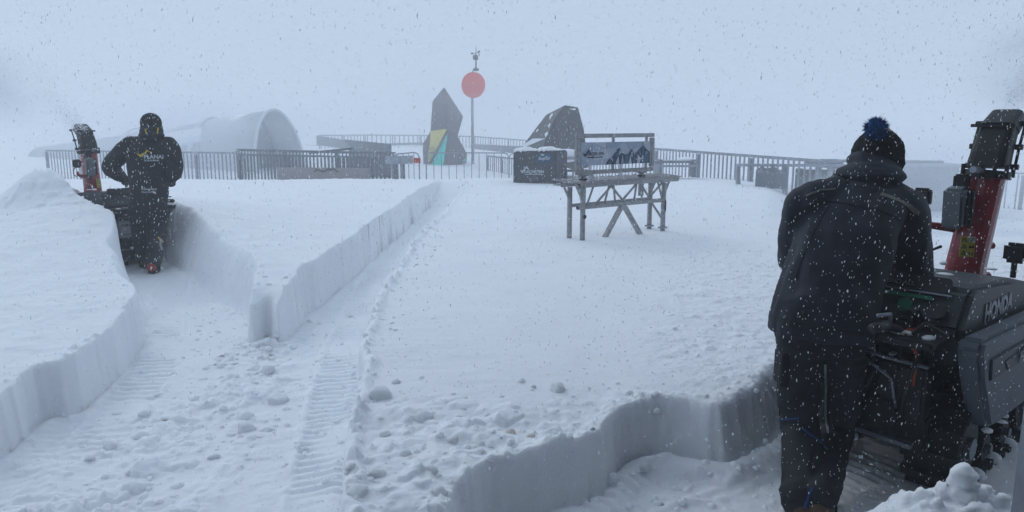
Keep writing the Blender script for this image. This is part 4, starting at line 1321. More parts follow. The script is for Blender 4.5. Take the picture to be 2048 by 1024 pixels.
    # work lamps
    for (lx_, ly_, lz_), base_ in (((1.18, cy + .22, 1.275), (1.27, cy + .06, 1.10)), ((1.05, .10, 1.03), (1.05, .10, .90))):
        lm = MB().box((lx_, ly_, lz_), (.055, .105, .105)).build('work_lamp', BLKP, t, bevel=.018)
        MB().box((lx_ + .028, ly_, lz_), (.006, .085, .085)).build('lamp_glass', GLS, lm, bevel=.002)
        if base_[0] != lx_:
            MB().tube([base_, (lx_ + .03, ly_ - .04, lz_ - .16), (lx_ + .01, ly_, lz_ - .14), (lx_, ly_, lz_ - .10)], [.024, .02, .017, .014], 8).build('lamp_arm', RED, t, smooth=True)
            MB().tube([(lx_, ly_ + .02, lz_ - .04), (lx_ - .02, ly_ + .06, lz_ - .08), (lx_ - .01, ly_ + .055, lz_ - .14), (lx_ + .04, ly_, lz_ - .17)], .006, 6).build('lamp_cable', BLKP, t, smooth=True)
        else:
            MB().tube([base_, (lx_, ly_, 1.03)], .014, 8).build('lamp_stem', BLK, t)
            MB().tube([(lx_, ly_ - .02, 1.04), (lx_ + .03, ly_ - .05, 1.0), (lx_ + .05, ly_ - .04, .95)], .006, 6).build('lamp_cable', BLKP, t, smooth=True)
    # snow caked on ledges, bumper and shelf
    mb = MB()
    rr = random.Random(5)
    for k in range(26):
        x_, y_, z_ = rr.choice([(-.02, rr.uniform(.15, .7), .315), (-.1, rr.uniform(.1, .75), .795), (rr.uniform(.2, 1.4), -.06, .335), (.06, rr.uniform(.2, .7), .655), (rr.uniform(.3, 1.0), rr.uniform(.15, .7), .96)])
        mb.ell((x_ + rr.uniform(-.02, .02), y_, z_), rr.uniform(.015, .045), rr.uniform(.015, .05), rr.uniform(.006, .014), nu=7, nv=5)
    tag(mb.build('caked_snow', SNOW, t, smooth=True), kind='stuff')
    return t

HEAD = 48.0
blower = make_blower('large dark snow blower with red chute at the right edge held by the near worker', (1.895, 3.0, -.01), R(90 - HEAD), (0.12, -.05))
bl2 = copy_tree(blower)
bl2['label'] = 'farther red and black snow blower pushed by the worker in the left trench'
bl2.location = (-4.2, 9.2, -0.08)
bl2.rotation_euler = (0, 0, R(90 + 52))
#==PEOPLE==
# ------------------------------------------------------------------ people
SKIN = mat('skin', (0.42, 0.25, 0.19), 0.5, var=.05, bump=.05)
NAVY = mat('navy_jacket', (0.007, 0.010, 0.022), 0.7, var=.35, scale=7, bump=.25, bscale=220, snow=.04)
NAVYT = mat('navy_trousers', (0.005, 0.007, 0.012), 0.75, var=.3, scale=7, bump=.25, bscale=220, snow=.04)
BLJ = mat('black_jacket', (0.006, 0.008, 0.012), 0.8, var=.4, scale=9, bump=.25, bscale=160, snow=.30)
BLT = mat('black_trousers', (0.009, 0.010, 0.013), 0.8, var=.4, scale=9, bump=.2, snow=.28)
KNIT = mat('knitted_wool', (0.012, 0.012, 0.013), 0.95, var=.5, scale=60, bump=.9, bscale=140, snow=.3)
POM = mat('blue_yarn', (0.006, 0.075, 0.23), 0.9, var=.4, scale=40, bump=.3, snow=.08)
GREYY = mat('reflective_piping', (0.13, 0.13, 0.11), 0.6, snow=.05)
PIPE = mat('pale_piping', (0.28, 0.30, 0.33), 0.6)
BPIPE = mat('blue_piping', (0.006, 0.04, 0.16), 0.6)
BOOT = mat('brown_boot', (0.07, 0.035, 0.018), 0.6, snow=.15)
BOOTR = mat('red_boot', (0.35, 0.03, 0.015), 0.5, snow=.1)
GLOVE = mat('black_glove', (0.012, 0.012, 0.014), 0.7, snow=.15)
YELP = mat('yellow_print', (0.50, 0.36, 0.02), 0.6, bump=0)
HAIR = mat('dark_hair', (0.02, 0.013, 0.01), 0.7)

def ring_pts(c, w, d, right, fwd, n=20, p=2.3):
    out_ = []
    for k in range(n):
        a = 2 * math.pi * k / n
        ca, sa_ = math.cos(a), math.sin(a)
        x = math.copysign(abs(ca) ** (2 / p), ca)
        y = math.copysign(abs(sa_) ** (2 / p), sa_)
        out_.append(Vector(c) + right * (w * x) + fwd * (d * y))
    return out_

def trunk(mb, secs, right, fwd):
    """stack of superellipse sections: (centre, half width, half depth)"""
    loft(mb, [ring_pts(c, w, d, right, fwd) for c, w, d in secs])

def limb(mb, pts, rs, n=14):
    pts = [Vector(p) for p in pts]
    # resample smoothly
    P, Q = [], []
    m = len(pts)
    for i in range(m - 1):
        p0, p1, p2, p3 = pts[max(i - 1, 0)], pts[i], pts[i + 1], pts[min(i + 2, m - 1)]
        for k in range(5):
            t = k / 5
            P.append(0.5 * ((2 * p1) + (p2 - p0) * t + (2 * p0 - 5 * p1 + 4 * p2 - p3) * t * t + (3 * p1 - p0 - 3 * p2 + p3) * t ** 3))
            Q.append(rs[i] + (rs[i + 1] - rs[i]) * (t * t * (3 - 2 * t)))
    P.append(pts[-1])
    Q.append(rs[-1])
    mb.tube(P, Q, n)
    mb.ell(P[0], rs[0], rs[0], rs[0], nu=14, nv=10)
    mb.ell(P[-1], rs[-1], rs[-1], rs[-1], nu=14, nv=10)

def fuse(name, mb, voxel, m, parent, smooth_it=6, fold=0.0, fold_scale=5.0, seed=0, fine=0.0, keep_z=None, droop=(1, 1, 0.35)):
    """one continuous surface out of overlapping solids, then creases of cloth"""
    me = mb.mesh(name)
    o = bpy.data.objects.new(name, me)
    COL.objects.link(o)
    bm = bmesh.new()
    bm.from_mesh(me)
    bmesh.ops.recalc_face_normals(bm, faces=bm.faces)
    bm.to_mesh(me)
    bm.free()
    rm = o.modifiers.new('r', 'REMESH')
    rm.mode = 'VOXEL'
    rm.voxel_size = voxel
    rm.use_smooth_shade = True
    smo = o.modifiers.new('s', 'SMOOTH')
    smo.iterations = smooth_it
    smo.factor = 0.6
    bpy.context.view_layer.update()
    me2 = bpy.data.meshes.new_from_object(o.evaluated_get(bpy.context.evaluated_depsgraph_get()))
    o.modifiers.clear()
    o.data = me2
    me2.name = name
    bpy.data.meshes.remove(me)
    if fold > 0 or fine > 0:
        nrm_ = [v.normal.copy() for v in me2.vertices]
        off = Vector((seed * 3.7, seed * 1.3, seed * 2.1))
        for v, nn in zip(me2.vertices, nrm_):
            p = Vector((v.co.x * droop[0], v.co.y * droop[1], v.co.z * droop[2])) * fold_scale + off
            w = noise.noise_vector(p * .6) * .8
            a = noise.noise(p + w)
            r1 = 1 - abs(a) * 3.0                       # creases
            b = noise.noise(p * 2.3 + w * 1.5)
            v.co += nn * (fold * (max(r1, -0.4) * .7 + b * .7) + fine * noise.noise(v.co * 45))
    me2.materials.clear()
    me2.materials.append(m)
    me2.polygons.foreach_set('use_smooth', [True] * len(me2.polygons))
    me2.update()
    if parent:
        attach(o, parent, False)
    return o

def bvh_of(o):
    me = o.data
    return BVHTree.FromPolygons([v.co[:] for v in me.vertices], [p.vertices[:] for p in me.polygons])

CAMP = Vector((0, 0, EYE))
def hit(bv, u, v, off=.004):
    d = ray(u, v).normalized()
    h_ = bv.ray_cast(CAMP, d)
    if h_[0] is None:
        return None, None
    return h_[0] + h_[1] * off, h_[1]

def piping(name, bv, pts, w, m, parent, lift=.004, steps=6):
    """a sewn strip lying on the cloth through the given points"""
    P = []
    for (u1, v1), (u2, v2) in zip(pts[:-1], pts[1:]):
        for k in range(steps):
            P.append((u1 + (u2 - u1) * k / steps, v1 + (v2 - v1) * k / steps))
    P.append(pts[-1])
    H = [hit(bv, u, v, lift) for u, v in P]
    H = [h_ for h_ in H if h_[0] is not None]
    if len(H) < 2:
        return
    vs, fs = [], []
    for i, (p, n_) in enumerate(H):
        t_ = (H[min(i + 1, len(H) - 1)][0] - H[max(i - 1, 0)][0]).normalized()
        s_ = t_.cross(n_).normalized() * w * .5
        vs += [p + s_, p - s_, p + s_ - n_ * .006, p - s_ - n_ * .006]
    for i in range(len(H) - 1):
        a = i * 4
        fs += [(a, a + 1, a + 5, a + 4), (a, a + 4, a + 6, a + 2), (a + 1, a + 3, a + 7, a + 5)]
    return MB().add(vs, fs).build(name, m, parent, smooth=False, local=False)

def print_on(name, body, bv, org, right, size, width, m, parent, bold=0.0, lift=.006, up=UP):
    me = text_mesh(body, size, 0, 1.0, 0, bold)
    xs = [v.co.x for v in me.vertices]
    sc = width / (max(xs) - min(xs))
    x0 = min(xs)
    for v in me.vertices:
        p = org + right * ((v.co.x - x0) * sc) + up * v.co.y
        d = (p - CAMP).normalized()
        h_ = bv.ray_cast(CAMP, d)
        v.co = h_[0] - d * lift if h_[0] else p
    me.materials.clear()
    me.materials.append(m)
    o = bpy.data.objects.new(name, me)
    COL.objects.link(o)
    attach(o, parent, False)
    return o

def fan_print(name, pts, bv, m, parent, lift=.005):
    H = [hit(bv, u, v, 0)[0] for u, v in pts]
    if any(h_ is None for h_ in H):
        return
    H = [h_ - (h_ - CAMP).normalized() * lift for h_ in H]
    n = len(H)
    vs = H + [p + (p - CAMP).normalized() * .003 for p in H]
    fs = [tuple(range(n)), tuple(range(2 * n - 1, n - 1, -1))] + [(i, n + i, n + (i + 1) % n, (i + 1) % n) for i in range(n)]
    MB().add(vs, fs).build(name, m, parent, local=False)

def hand(mb, wrist, palm_dir, side, curl_dir, s=1.0, fat=1.0):
    """five fingers bent round a bar; side = towards the little finger, curl_dir = palm facing"""
    palm_dir, side, curl_dir = palm_dir.normalized(), side.normalized(), curl_dir.normalized()
    palm = wrist + palm_dir * .055 * s
    mb.ell(palm, .052 * s, .043 * s * fat, .022 * s * fat, (palm_dir, side, curl_dir), 12, 8)
    limb(mb, [wrist - palm_dir * .03, wrist, palm], [.028 * s * fat, .027 * s * fat, .024 * s * fat], 10)
    for k, (ln, sp_) in enumerate(((.072, -.030), (.080, -.010), (.075, .010), (.058, .029))):
        b0 = palm + palm_dir * .035 * s + side * sp_ * s
        j1 = b0 + (palm_dir * .75 + curl_dir * .45) * ln * .42 * s
        j2 = j1 + (palm_dir * .05 + curl_dir * 1.0) * ln * .38 * s
        j3 = j2 + (-palm_dir * .75 + curl_dir * .35) * ln * .32 * s
        limb(mb, [palm + side * sp_ * s * .8, b0, j1, j2, j3], [.011 * s * fat] * 2 + [.0105 * s * fat, .0095 * s * fat, .0085 * s * fat], 8)
    th0 = wrist + palm_dir * .02 * s - side * .025 * s
    limb(mb, [th0, th0 + (palm_dir * .5 - side * .7 + curl_dir * .3) * .04 * s, th0 + (palm_dir * .9 - side * .6 + curl_dir * 1.0) * .055 * s], [.014 * s * fat, .0125 * s * fat, .010 * s * fat], 8)

def person_body(t, J, right, fwd):
    """continuous bare body inside the clothes: head with face, neck, trunk, arms, hands, legs"""
    mb = MB()
    hc, hr = J['head'], J['hr']
    hu = J['hup'].normalized()
    hf = J['hfwd'].normalized()
    hs_ = hu.cross(hf).normalized()
    hx = (hs_, hf, hu)
    mb.ell(hc + hu * hr * .2, hr * .80, hr * .98, hr * .98, hx, 18, 14)
    mb.ell(hc - hu * hr * .45 + hf * hr * .25, hr * .58, hr * .68, hr * .72, hx, 14, 10)
    mb.ell(hc + hf * hr * 1.0 - hu * hr * .18, hr * .13, hr * .2, hr * .22, hx, 8, 8)      # nose
    mb.ell(hc + hf * hr * .86 - hu * hr * .62, hr * .26, hr * .10, hr * .09, hx, 8, 6)     # lips
    for s_ in (-1, 1):
        mb.ell(hc + hs_ * s_ * hr * .82 - hu * hr * .05, hr * .09, hr * .17, hr * .26, hx, 8, 8)   # ears
    limb(mb, [hc - hu * hr * .5 - hf * hr * .1, J['neck'], J['chest']], [hr * .52, hr * .55, hr * .7])
    trunk(mb, [(J['pelvis'] - UP * .10, .13, .09), (J['pelvis'], .16, .10), ((J['pelvis'] + J['chest']) / 2, .14, .095), (J['chest'], .17, .11), (J['chest'] * .45 + J['neck'] * .55, .14, .08)], right, fwd)
    for s_ in ('L', 'R'):
        limb(mb, [J['chest'] * .3 + J['neck'] * .3 + J['sh' + s_] * .4, J['sh' + s_], J['el' + s_], J['wr' + s_]], [.06, .052, .04, .026])
        hand(mb, J['wr' + s_], J['pd' + s_], J['ps' + s_], J['pc' + s_], 0.95)
        limb(mb, [J['hip' + s_], J['kn' + s_], J['an' + s_]], [.07, .045, .034])
        limb(mb, [J['an' + s_], J['an' + s_] + J['ft' + s_] * .12 - UP * .05], [.036, .028])
    b = fuse('body', mb, .011, SKIN, t, 3)
    for s_ in (-1, 1):      # eyes
        MB().ell(hc + hf * hr * .86 + hs_ * s_ * hr * .30 + hu * hr * .02, hr * .12, hr * .12, hr * .09, hx, 8, 6).build('eye', LABK, b, smooth=True, local=False)
    return b

def boot(t, ankle, toe, m, s=1.0, name='boot'):
    toe = toe.normalized()
    sd_ = toe.cross(UP).normalized()
    mb = MB()
    limb(mb, [ankle + UP * .02, ankle, ankle - UP * .03], [.050 * s, .052 * s, .054 * s])
    limb(mb, [ankle - UP * .045 - toe * .04, ankle - UP * .045 + toe * .08, ankle - UP * .058 + toe * .17], [.056 * s, .054 * s, .045 * s])
    o = fuse(name, mb, .012, m, t, 3)
    so_ = MB()
    outl_ = []
    for a in range(16):
        an_ = 2 * math.pi * a / 16
        outl_.append((math.cos(an_) * .155 * s, math.sin(an_) * .055 * s))
    so_.prism(outl_, ankle + toe * .06 - UP * .115, toe, UP.cross(toe), .03)
    so_.build('sole', RUB, o, local=False)
    return o

# ---- near worker, stooping over the control panel
wk = thing('person', 'stooping worker in a dark hooded jacket and blue pompom beanie at the near snow blower', 'person', (1.32, 3.15, 0))
rgt = Vector((.97, -.24, 0)).normalized()
fw = Vector((.24, .97, 0)).normalized()
J = {}
J['pelvis'] = PY(1652, 660, 3.26)
J['chest'] = PY(1708, 450, 3.42)
J['neck'] = PY(1742, 360, 3.56)
J['head'] = PY(1756, 300, 3.66)
J['hr'] = .105
J['hup'] = Vector((.08, .35, 1))
J['hfwd'] = Vector((.25, 1, -.35))
J['shL'], J['shR'] = PY(1618, 412, 3.50), PY(1808, 425, 3.46)
J['elL'], J['elR'] = PY(1592, 520, 3.66), PY(1822, 545, 3.46)
J['wrL'], J['wrR'] = PY(1690, 600, 3.78), PY(1836, 628, 3.62)
J['hipL'], J['hipR'] = PY(1612, 690, 3.26), PY(1682, 700, 3.24)
J['knL'], J['knR'] = PY(1603, 850, 3.24), PY(1672, 855, 3.34)
J['anL'], J['anR'] = PZ(1604, 990, .11), PZ(1642, 1000, .11)
J['ftL'], J['ftR'] = Vector((.15, 1, 0)), Vector((.55, .85, 0))
for s_ in 'LR':
    J['pd' + s_], J['ps' + s_], J['pc' + s_] = Vector((.4, .8, -.3)), Vector((.9, -.4, 0)) * (1 if s_ == 'R' else -1), Vector((0, 0, -1))
J['anL'].z = max(J['anL'].z, .115)
J['anR'].z = max(J['anR'].z, .115)
person_body(wk, J, rgt, fw)

mb = MB()
trunk(mb, [(PY(1640, 668, 3.24), .225, .175), (PY(1642, 640, 3.24), .225, .175), (PY(1655, 590, 3.27), .215, .17), (PY(1675, 520, 3.33), .215, .165), (PY(1695, 455, 3.40), .225, .165),
           (PY(1712, 405, 3.47), .215, .15), (PY(1722, 375, 3.51), .165, .12)], rgt, fw)
limb(mb, [PY(1770, 398, 3.50), J['shR'], PY(1818, 480, 3.42), J['elR'], PY(1836, 600, 3.50), J['wrR']], [.09, .108, .100, .094, .078, .060])
limb(mb, [PY(1690, 390, 3.52), J['shL'], PY(1596, 470, 3.56), J['elL'], PY(1620, 570, 3.72), J['wrL']], [.09, .104, .082, .078, .066, .055])
jk = fuse('jacket', mb, .0115, NAVY, wk, 4, .017, 5.5, 1, .0012)
jb = bvh_of(jk)
# hood lying on the shoulders, with its rolled edge
mb = MB()
hr_ = (rgt, fw, UP)
mb.ell(PY(1735, 385, 3.50), .165, .13, .062, (Vector((.97, -.2, -.12)).normalized(), fw, UP), 20, 12)
mb.ell(PY(1737, 352, 3.54), .162, .12, .070, hr_, 20, 12)
mb.ell(PY(1748, 330, 3.60), .128, .11, .060, (Vector((.96, -.2, -.18)).normalized(), fw, UP), 20, 12)
limb(mb, [PY(1655, 378, 3.52), PY(1690, 392, 3.44), PY(1745, 405, 3.42), PY(1788, 400, 3.46), PY(1800, 378, 3.54)], [.030, .036, .038, .036, .030])
hd = fuse('hood', mb, .010, NAVY, jk, 5, .008, 8, 4, .001, droop=(.6, 1, 1.6))
hb_ = bvh_of(hd)
piping('hood_seam', hb_, [(1672, 348), (1700, 356), (1740, 366), (1775, 376), (1797, 388)], .006, NAVYT, hd)
# collar drawstring, shoulder strips, seams, hem
piping('shoulder_strip', jb, [(1762, 388), (1790, 398), (1818, 412), (1838, 428)], .022, GREYY, jk, .004)
piping('shoulder_strip', jb, [(1612, 392), (1640, 380), (1672, 378)], .010, GREYY, jk, .004)
piping('yoke_seam', jb, [(1600, 420), (1650, 402), (1700, 408), (1760, 420), (1800, 440)], .005, NAVYT, jk, .003)
piping('back_seam', jb, [(1590, 560), (1610, 500), (1640, 440), (1660, 410)], .005, NAVYT, jk, .003)
piping('hem_band', jb, [(1542, 632), (1580, 646), (1640, 656), (1700, 664), (1728, 668)], .02, NAVYT, jk, .003)

mb = MB()
trunk(mb, [(PY(1642, 700, 3.25), .185, .14), (PY(1643, 670, 3.26), .19, .145), (PY(1645, 640, 3.27), .18, .14)], rgt, fw)
limb(mb, [J['hipL'] + Vector((-.02, 0, 0)), PY(1597, 770, 3.25), PY(1600, 850, 3.22), J['knL'].lerp(J['anL'], .55), J['anL'] - UP * .02], [.108, .098, .085, .082, .088])
limb(mb, [J['hipR'], PY(1684, 780, 3.28), PY(1672, 860, 3.32), J['knR'].lerp(J['anR'], .55), J['anR'] + UP * .02], [.105, .093, .080, .074, .070])
tr_ = fuse('trousers', mb, .0115, NAVYT, wk, 4, .010, 6, 2, .0012, droop=(1, 1, 1.4))
tbv = bvh_of(tr_)
piping('pale_stripe', tbv, [(1650, 728), (1652, 780), (1652, 830), (1656, 868)], .010, PIPE, tr_)
piping('blue_stripe', tbv, [(1562, 840), (1580, 838), (1598, 836)], .007, BPIPE, tr_)
piping('blue_stripe', tbv, [(1604, 856), (1618, 868), (1634, 878), (1656, 900)], .010, BPIPE, tr_)
piping('blue_stripe', tbv, [(1626, 975), (1618, 990), (1610, 1010), (1608, 1022)], .009, BPIPE, tr_)
pk = fuse('pocket', MB().box(PY(1564, 735, 3.24), (.05, .11, .16)), .010, NAVYT, tr_, 9, .003, 8, 5)
boot(wk, J['anL'], J['ftL'], BOOT)
boot(wk, J['anR'], J['ftR'], BOOT)
for s_ in 'LR':
    mb = MB()
    hand(mb, J['wr' + s_], J['pd' + s_], J['ps' + s_], J['pc' + s_], 1.08, 1.25)
    limb(mb, [J['wr' + s_] - J['pd' + s_].normalized() * .05, J['wr' + s_]], [.046, .040])
    fuse('glove', mb, .0075, GLOVE, wk, 2)
# knitted beanie with pompom
mb = MB()
hatc = PY(1755, 309, 3.65)
hax = (Vector((1, -.1, -.12)).normalized(), Vector((.1, 1, -.25)).normalized(), Vector((.12, .25, 1)).normalized())
hax = (hax[0], hax[2].cross(hax[0]).normalized(), hax[0].cross(hax[2].cross(hax[0])).normalized())
mb.ell(hatc, .118, .125, .125, hax, 24, 16)
mb.ell(hatc - hax[2] * .045, .121, .128, .075, hax, 24, 12)
hat = fuse('beanie', mb, .009, KNIT, wk, 3)
for v in hat.data.vertices:           # ribs and loops of the knit
    p = v.co - hatc
    a = math.atan2(p.dot(hax[1]), p.dot(hax[0]))
    v.co += v.normal * (.0028 * math.sin(a * 46) + .002 * math.sin(p.dot(hax[2]) * 700 + math.sin(a * 46)) + .0035 * noise.noise(v.co * 60))
pc = PY(1752, 257, 3.55)
pb = MB()
pb.ell(pc, .046, .046, .044, nu=14, nv=10)
for k in range(900):
    d_ = Vector((random.gauss(0, 1), random.gauss(0, 1), random.gauss(0, 1))).normalized()
    s_ = d_.orthogonal().normalized() * .0028
    u_ = d_.cross(s_)
    L_ = .056 + random.uniform(-.006, .010)
    b_ = pc + d_ * .04
    tip = pc + d_ * L_ + Vector((random.uniform(-1, 1), random.uniform(-1, 1), random.uniform(-1, 1))) * .006
    pb.add([b_ + s_, b_ - s_ * .5 + u_ * .8, b_ - s_ * .5 - u_ * .8, tip], [(0, 1, 3), (1, 2, 3), (2, 0, 3)])
pb.build('pompom', POM, hat, local=False)

# ---- far worker in the left trench
w2 = thing('person', 'upright worker in a black printed jacket walking in the left trench', 'person', (-4.08, 8.42, 0))
d0 = 8.45
rg2 = Vector((.96, .28, 0)).normalized()
fw2 = Vector((-.28, .96, 0)).normalized()
K = {}
K['pelvis'] = PY(297, 415, d0)
K['chest'] = PY(300, 310, d0)
K['neck'] = PY(303, 275, d0 + .05)
K['head'] = PY(303, 251, d0 + .10)
K['hr'] = .108
K['hup'] = Vector((0, .12, 1))
K['hfwd'] = Vector((-.2, 1, -.15))
K['shL'], K['shR'] = PY(259, 293, d0), PY(341, 295, d0)
K['elL'], K['elR'] = PY(222, 334, d0 - .03), PY(349, 343, d0 - .03)
K['wrL'], K['wrR'] = PY(240, 352, d0 + .28), PY(338, 362, d0 + .22)
K['hipL'], K['hipR'] = PY(283, 425, d0), PY(312, 425, d0)
K['knL'], K['knR'] = PY(284, 480, d0 + .06), PY(313, 484, d0)
K['anL'], K['anR'] = PY(287, 518, d0 + .22), PY(305, 532, d0 - .08)
K['anL'].z, K['anR'].z = .13, .115
K['ftL'], K['ftR'] = Vector((-.2, 1, 0)), Vector((-.2, 1, 0))
for s_ in 'LR':
    K['pd' + s_], K['ps' + s_], K['pc' + s_] = Vector((-.2, 1, -.1)), rg2 * (1 if s_ == 'R' else -1), Vector((0, 0, -1))
person_body(w2, K, rg2, fw2)
mb = MB()
trunk(mb, [(PY(297, 425, d0), .205, .15), (PY(297, 400, d0), .20, .15), (PY(298, 370, d0), .205, .15), (PY(300, 335, d0), .235, .155), (PY(301, 305, d0), .245, .15), (PY(302, 287, d0), .20, .13), (PY(303, 275, d0 + .03), .12, .10)], rg2, fw2)
limb(mb, [PY(280, 288, d0), K['shL'], PY(236, 314, d0 - .02), K['elL'], K['wrL']], [.085, .105, .10, .095, .07])
limb(mb, [PY(322, 288, d0), K['shR'], PY(349, 322, d0 - .02), K['elR'], K['wrR']], [.085, .10, .090, .082, .06])
jk2 = fuse('jacket', mb, .015, BLJ, w2, 3, .012, 6, 11, .002)
jb2 = bvh_of(jk2)
mb = MB()
mb.ell(PY(303, 271, d0 - .04), .135, .12, .055, (rg2, fw2, UP), 18, 10)
mb.ell(PY(303, 262, d0), .125, .11, .06, (rg2, fw2, UP), 18, 10)
hd2 = fuse('hood', mb, .012, BLJ, jk2, 3, .006, 8, 12, .002)
hbv2 = bvh_of(hd2)
piping('yellow_cord', hbv2, [(290, 258), (292, 264), (293, 268)], .012, YELP, hd2)
piping('yellow_cord', hbv2, [(316, 256), (315, 262), (315, 268)], .012, YELP, hd2)
mb = MB()
hc2 = PY(302, 246, d0 + .08)
mb.ell(hc2, .113, .125, .115, nu=20, nv=14)
mb.ell(hc2 - UP * .055, .119, .13, .06, nu=20, nv=10)
fuse('beanie', mb, .012, KNIT, w2, 2, 0, 5, 0, .003)
mb = MB()
trunk(mb, [(PY(297, 440, d0), .19, .13), (PY(297, 415, d0), .185, .13)], rg2, fw2)
limb(mb, [K['hipL'] + Vector((-.02, 0, 0)), K['knL'], PY(287, 515, d0 + .20)], [.125, .098, .080])
limb(mb, [K['hipR'], K['knR'], PY(306, 528, d0 - .06)], [.125, .098, .085])
tr2 = fuse('trousers', mb, .014, BLT, w2, 3, .011, 6, 13, .002, droop=(1, 1, 1.4))
tb2 = bvh_of(tr2)
piping('yellow_knee_mark', tb2, [(316, 474), (321, 479), (326, 484)], .02, YELP, tr2)
piping('pale_knee_stripe', tb2, [(322, 478), (321, 490), (324, 500)], .03, PIPE, tr2)
boot(w2, K['anL'], K['ftL'], BOOT)
boot(w2, K['anR'], K['ftR'], BOOTR)
for s_ in 'LR':
    mb = MB()
    hand(mb, K['wr' + s_], K['pd' + s_], K['ps' + s_], K['pc' + s_], 1.1, 1.3)
    fuse('glove', mb, .009, GLOVE, w2, 2)
# prints on the back
WPR = mat('worn_white_print', (0.42, 0.44, 0.47), 0.7, snow=.1)
print_on('lettering', 'PLANAI', jb2, PY(288, 317, d0 - .3), Vector((1, 0, .0)), .058, .215, WPR, jk2, .0022)
print_on('lettering', 'SCHLADMING', jb2, PY(288, 321, d0 - .3) - UP * .008, Vector((1, 0, 0)), .026, .165, WPR, jk2, .0008)
print_on('lettering', 'SCHLADMING', jb2, PY(283, 380, d0 - .3), Vector((1, 0, 0)), .026, .17, WPR, jk2, .0008)
print_on('lettering', 'DACHSTEIN', jb2, PY(285, 386, d0 - .3), Vector((1, 0, 0)), .026, .15, WPR, jk2, .0008)
for tri in ([(272, 306), (280, 309), (281, 315)], [(280, 309), (281, 315), (290, 304)], [(281, 315), (290, 304), (291, 307)], [(290, 304), (293, 299), (296, 302)], [(290, 304), (296, 302), (291, 307)], [(293, 299), (303, 306), (296, 303)]):
    fan_print('yellow_bird_mark', tri, jb2, YELP, jk2)
#==END PEOPLE==
# ------------------------------------------------------------------ snow chunks and the heap by the door
def chunk_mesh(seed, n=3, rough=.35):
    bm = bmesh.new()
    bmesh.ops.create_icosphere(bm, subdivisions=n, radius=1)
    rr = random.Random(seed)
    planes = [(Vector((rr.gauss(0, 1), rr.gauss(0, 1), rr.gauss(0, .7))).normalized(), rr.uniform(.62, .9)) for _ in range(9)]
    off = Vector((seed * 3.1, seed * 7.7, seed * 1.9))
    for v in bm.verts:
        for nn, dd in planes:
            k = v.co.dot(nn) - dd
            if k > 0:
                v.co -= nn * k * .85
        v.co += v.co.normalized() * (rough * .35 * noise.noise(v.co * 1.8 + off) + rough * .22 * noise.noise(v.co * 5 + off) + .03 * noise.noise(v.co * 14 + off))
    me = bpy.data.meshes.new('snow_chunk')
    bm.to_mesh(me)
    bm.free()
    me.polygons.foreach_set('use_smooth', [True] * len(me.polygons))
    return me
DIRTY = snow_mat('stained_snow', (0.72, 0.63, 0.57))
CHM = [chunk_mesh(k) for k in range(7)]
for m_ in CHM:
    m_.materials.append(SNOW)
CHD = chunk_mesh(11)
CHD.materials.append(DIRTY)
def on_ground(u, v):
    z = .3
    for _ in range(12):
        p = PZ(u, v, z)
        z = .5 * z + .5 * ground_at(p.x, p.y)
    return PZ(u, v, z)
CH = [(762, 793, 29, 'large blocky snow chunk near the left edge of the smooth field'), (1116, 779, 21, 'lone pale snow chunk lying out on the smooth field'),
      (1067, 774, 8, 'small snow crumb just left of the lone pale chunk'), (848, 836, 20, 'square snow chunk right of the largest blocky chunk'),
      (792, 765, 12, 'flat snow chunk touching the back of the large blocky chunk'), (555, 802, 26, 'snow chunk on the trench floor below the wedge tip'),
      (492, 858, 24, 'broad snow chunk on the trench floor between both wheel tracks'), (535, 740, 20, 'snow chunk fallen at the foot of the wedge'),
      (1268, 815, 15, 'upright snow lump on the crest of the near trench wall'), (716, 988, 26, 'rounded snow chunk at the bottom left of the chunk field'),
      (757, 948, 17, 'snow chunk behind the rounded one at the lower left of the chunk field'), (812, 908, 14, 'middle sized snow chunk left of the brown stained pair'),
      (770, 868, 14, 'snow chunk midway between the square chunk and the trench edge'), (702, 935, 16, 'snow chunk hanging on the trench edge at lower left'),
      (880, 985, 19, 'snow chunk left of the corner of the near trench wall'), (1170, 892, 17, 'snow chunk on the crest left of the upright lump'),
      (905, 880, 12, 'small snow chunk between the stained pair and the square chunk'), (865, 940, 14, 'small snow chunk below the middle sized one'),
      (962, 905, 12, 'snow chunk just left below the brown stained pair'), (1112, 868, 10, 'small snow chunk right of the brown stained pair'),
      (430, 915, 15, 'snow chunk on the left trench floor low in the picture'), (700, 633, 9, 'small chunk on the middle trench floor beside the track'),
      (1290, 935, 15, 'snow chunk lying on the floor of the near right trench'), (1225, 960, 18, 'second snow chunk on the floor of the near right trench, closer to the corner')]
for i, (u, v, r_, lab) in enumerate(CH):
    p = on_ground(u, v)
    s_ = r_ / F_PX * p.y * 1.02
    o = share('snow_chunk', CHM[i % 7], None, p + Vector((0, 0, s_ * .08)), (random.uniform(-.3, .3), random.uniform(-.3, .3), random.uniform(0, 6.28)), (s_, s_ * random.uniform(.75, 1.0), s_ * random.uniform(.55, .75)))
    tag(o, lab, 'snow chunk', 'loose snow chunks')
for u, v, r_, lab in ((1022, 866, 15, 'brown stained snow chunk, left one of the stained pair'), (1062, 873, 11, 'brown stained snow chunk, right one of the stained pair')):
    p = on_ground(u, v)
    s_ = r_ / F_PX * p.y
    tag(share('snow_chunk', CHD, None, p, (0, 0, u), (s_, s_ * .8, s_ * .6)), lab, 'snow chunk', 'loose snow chunks')
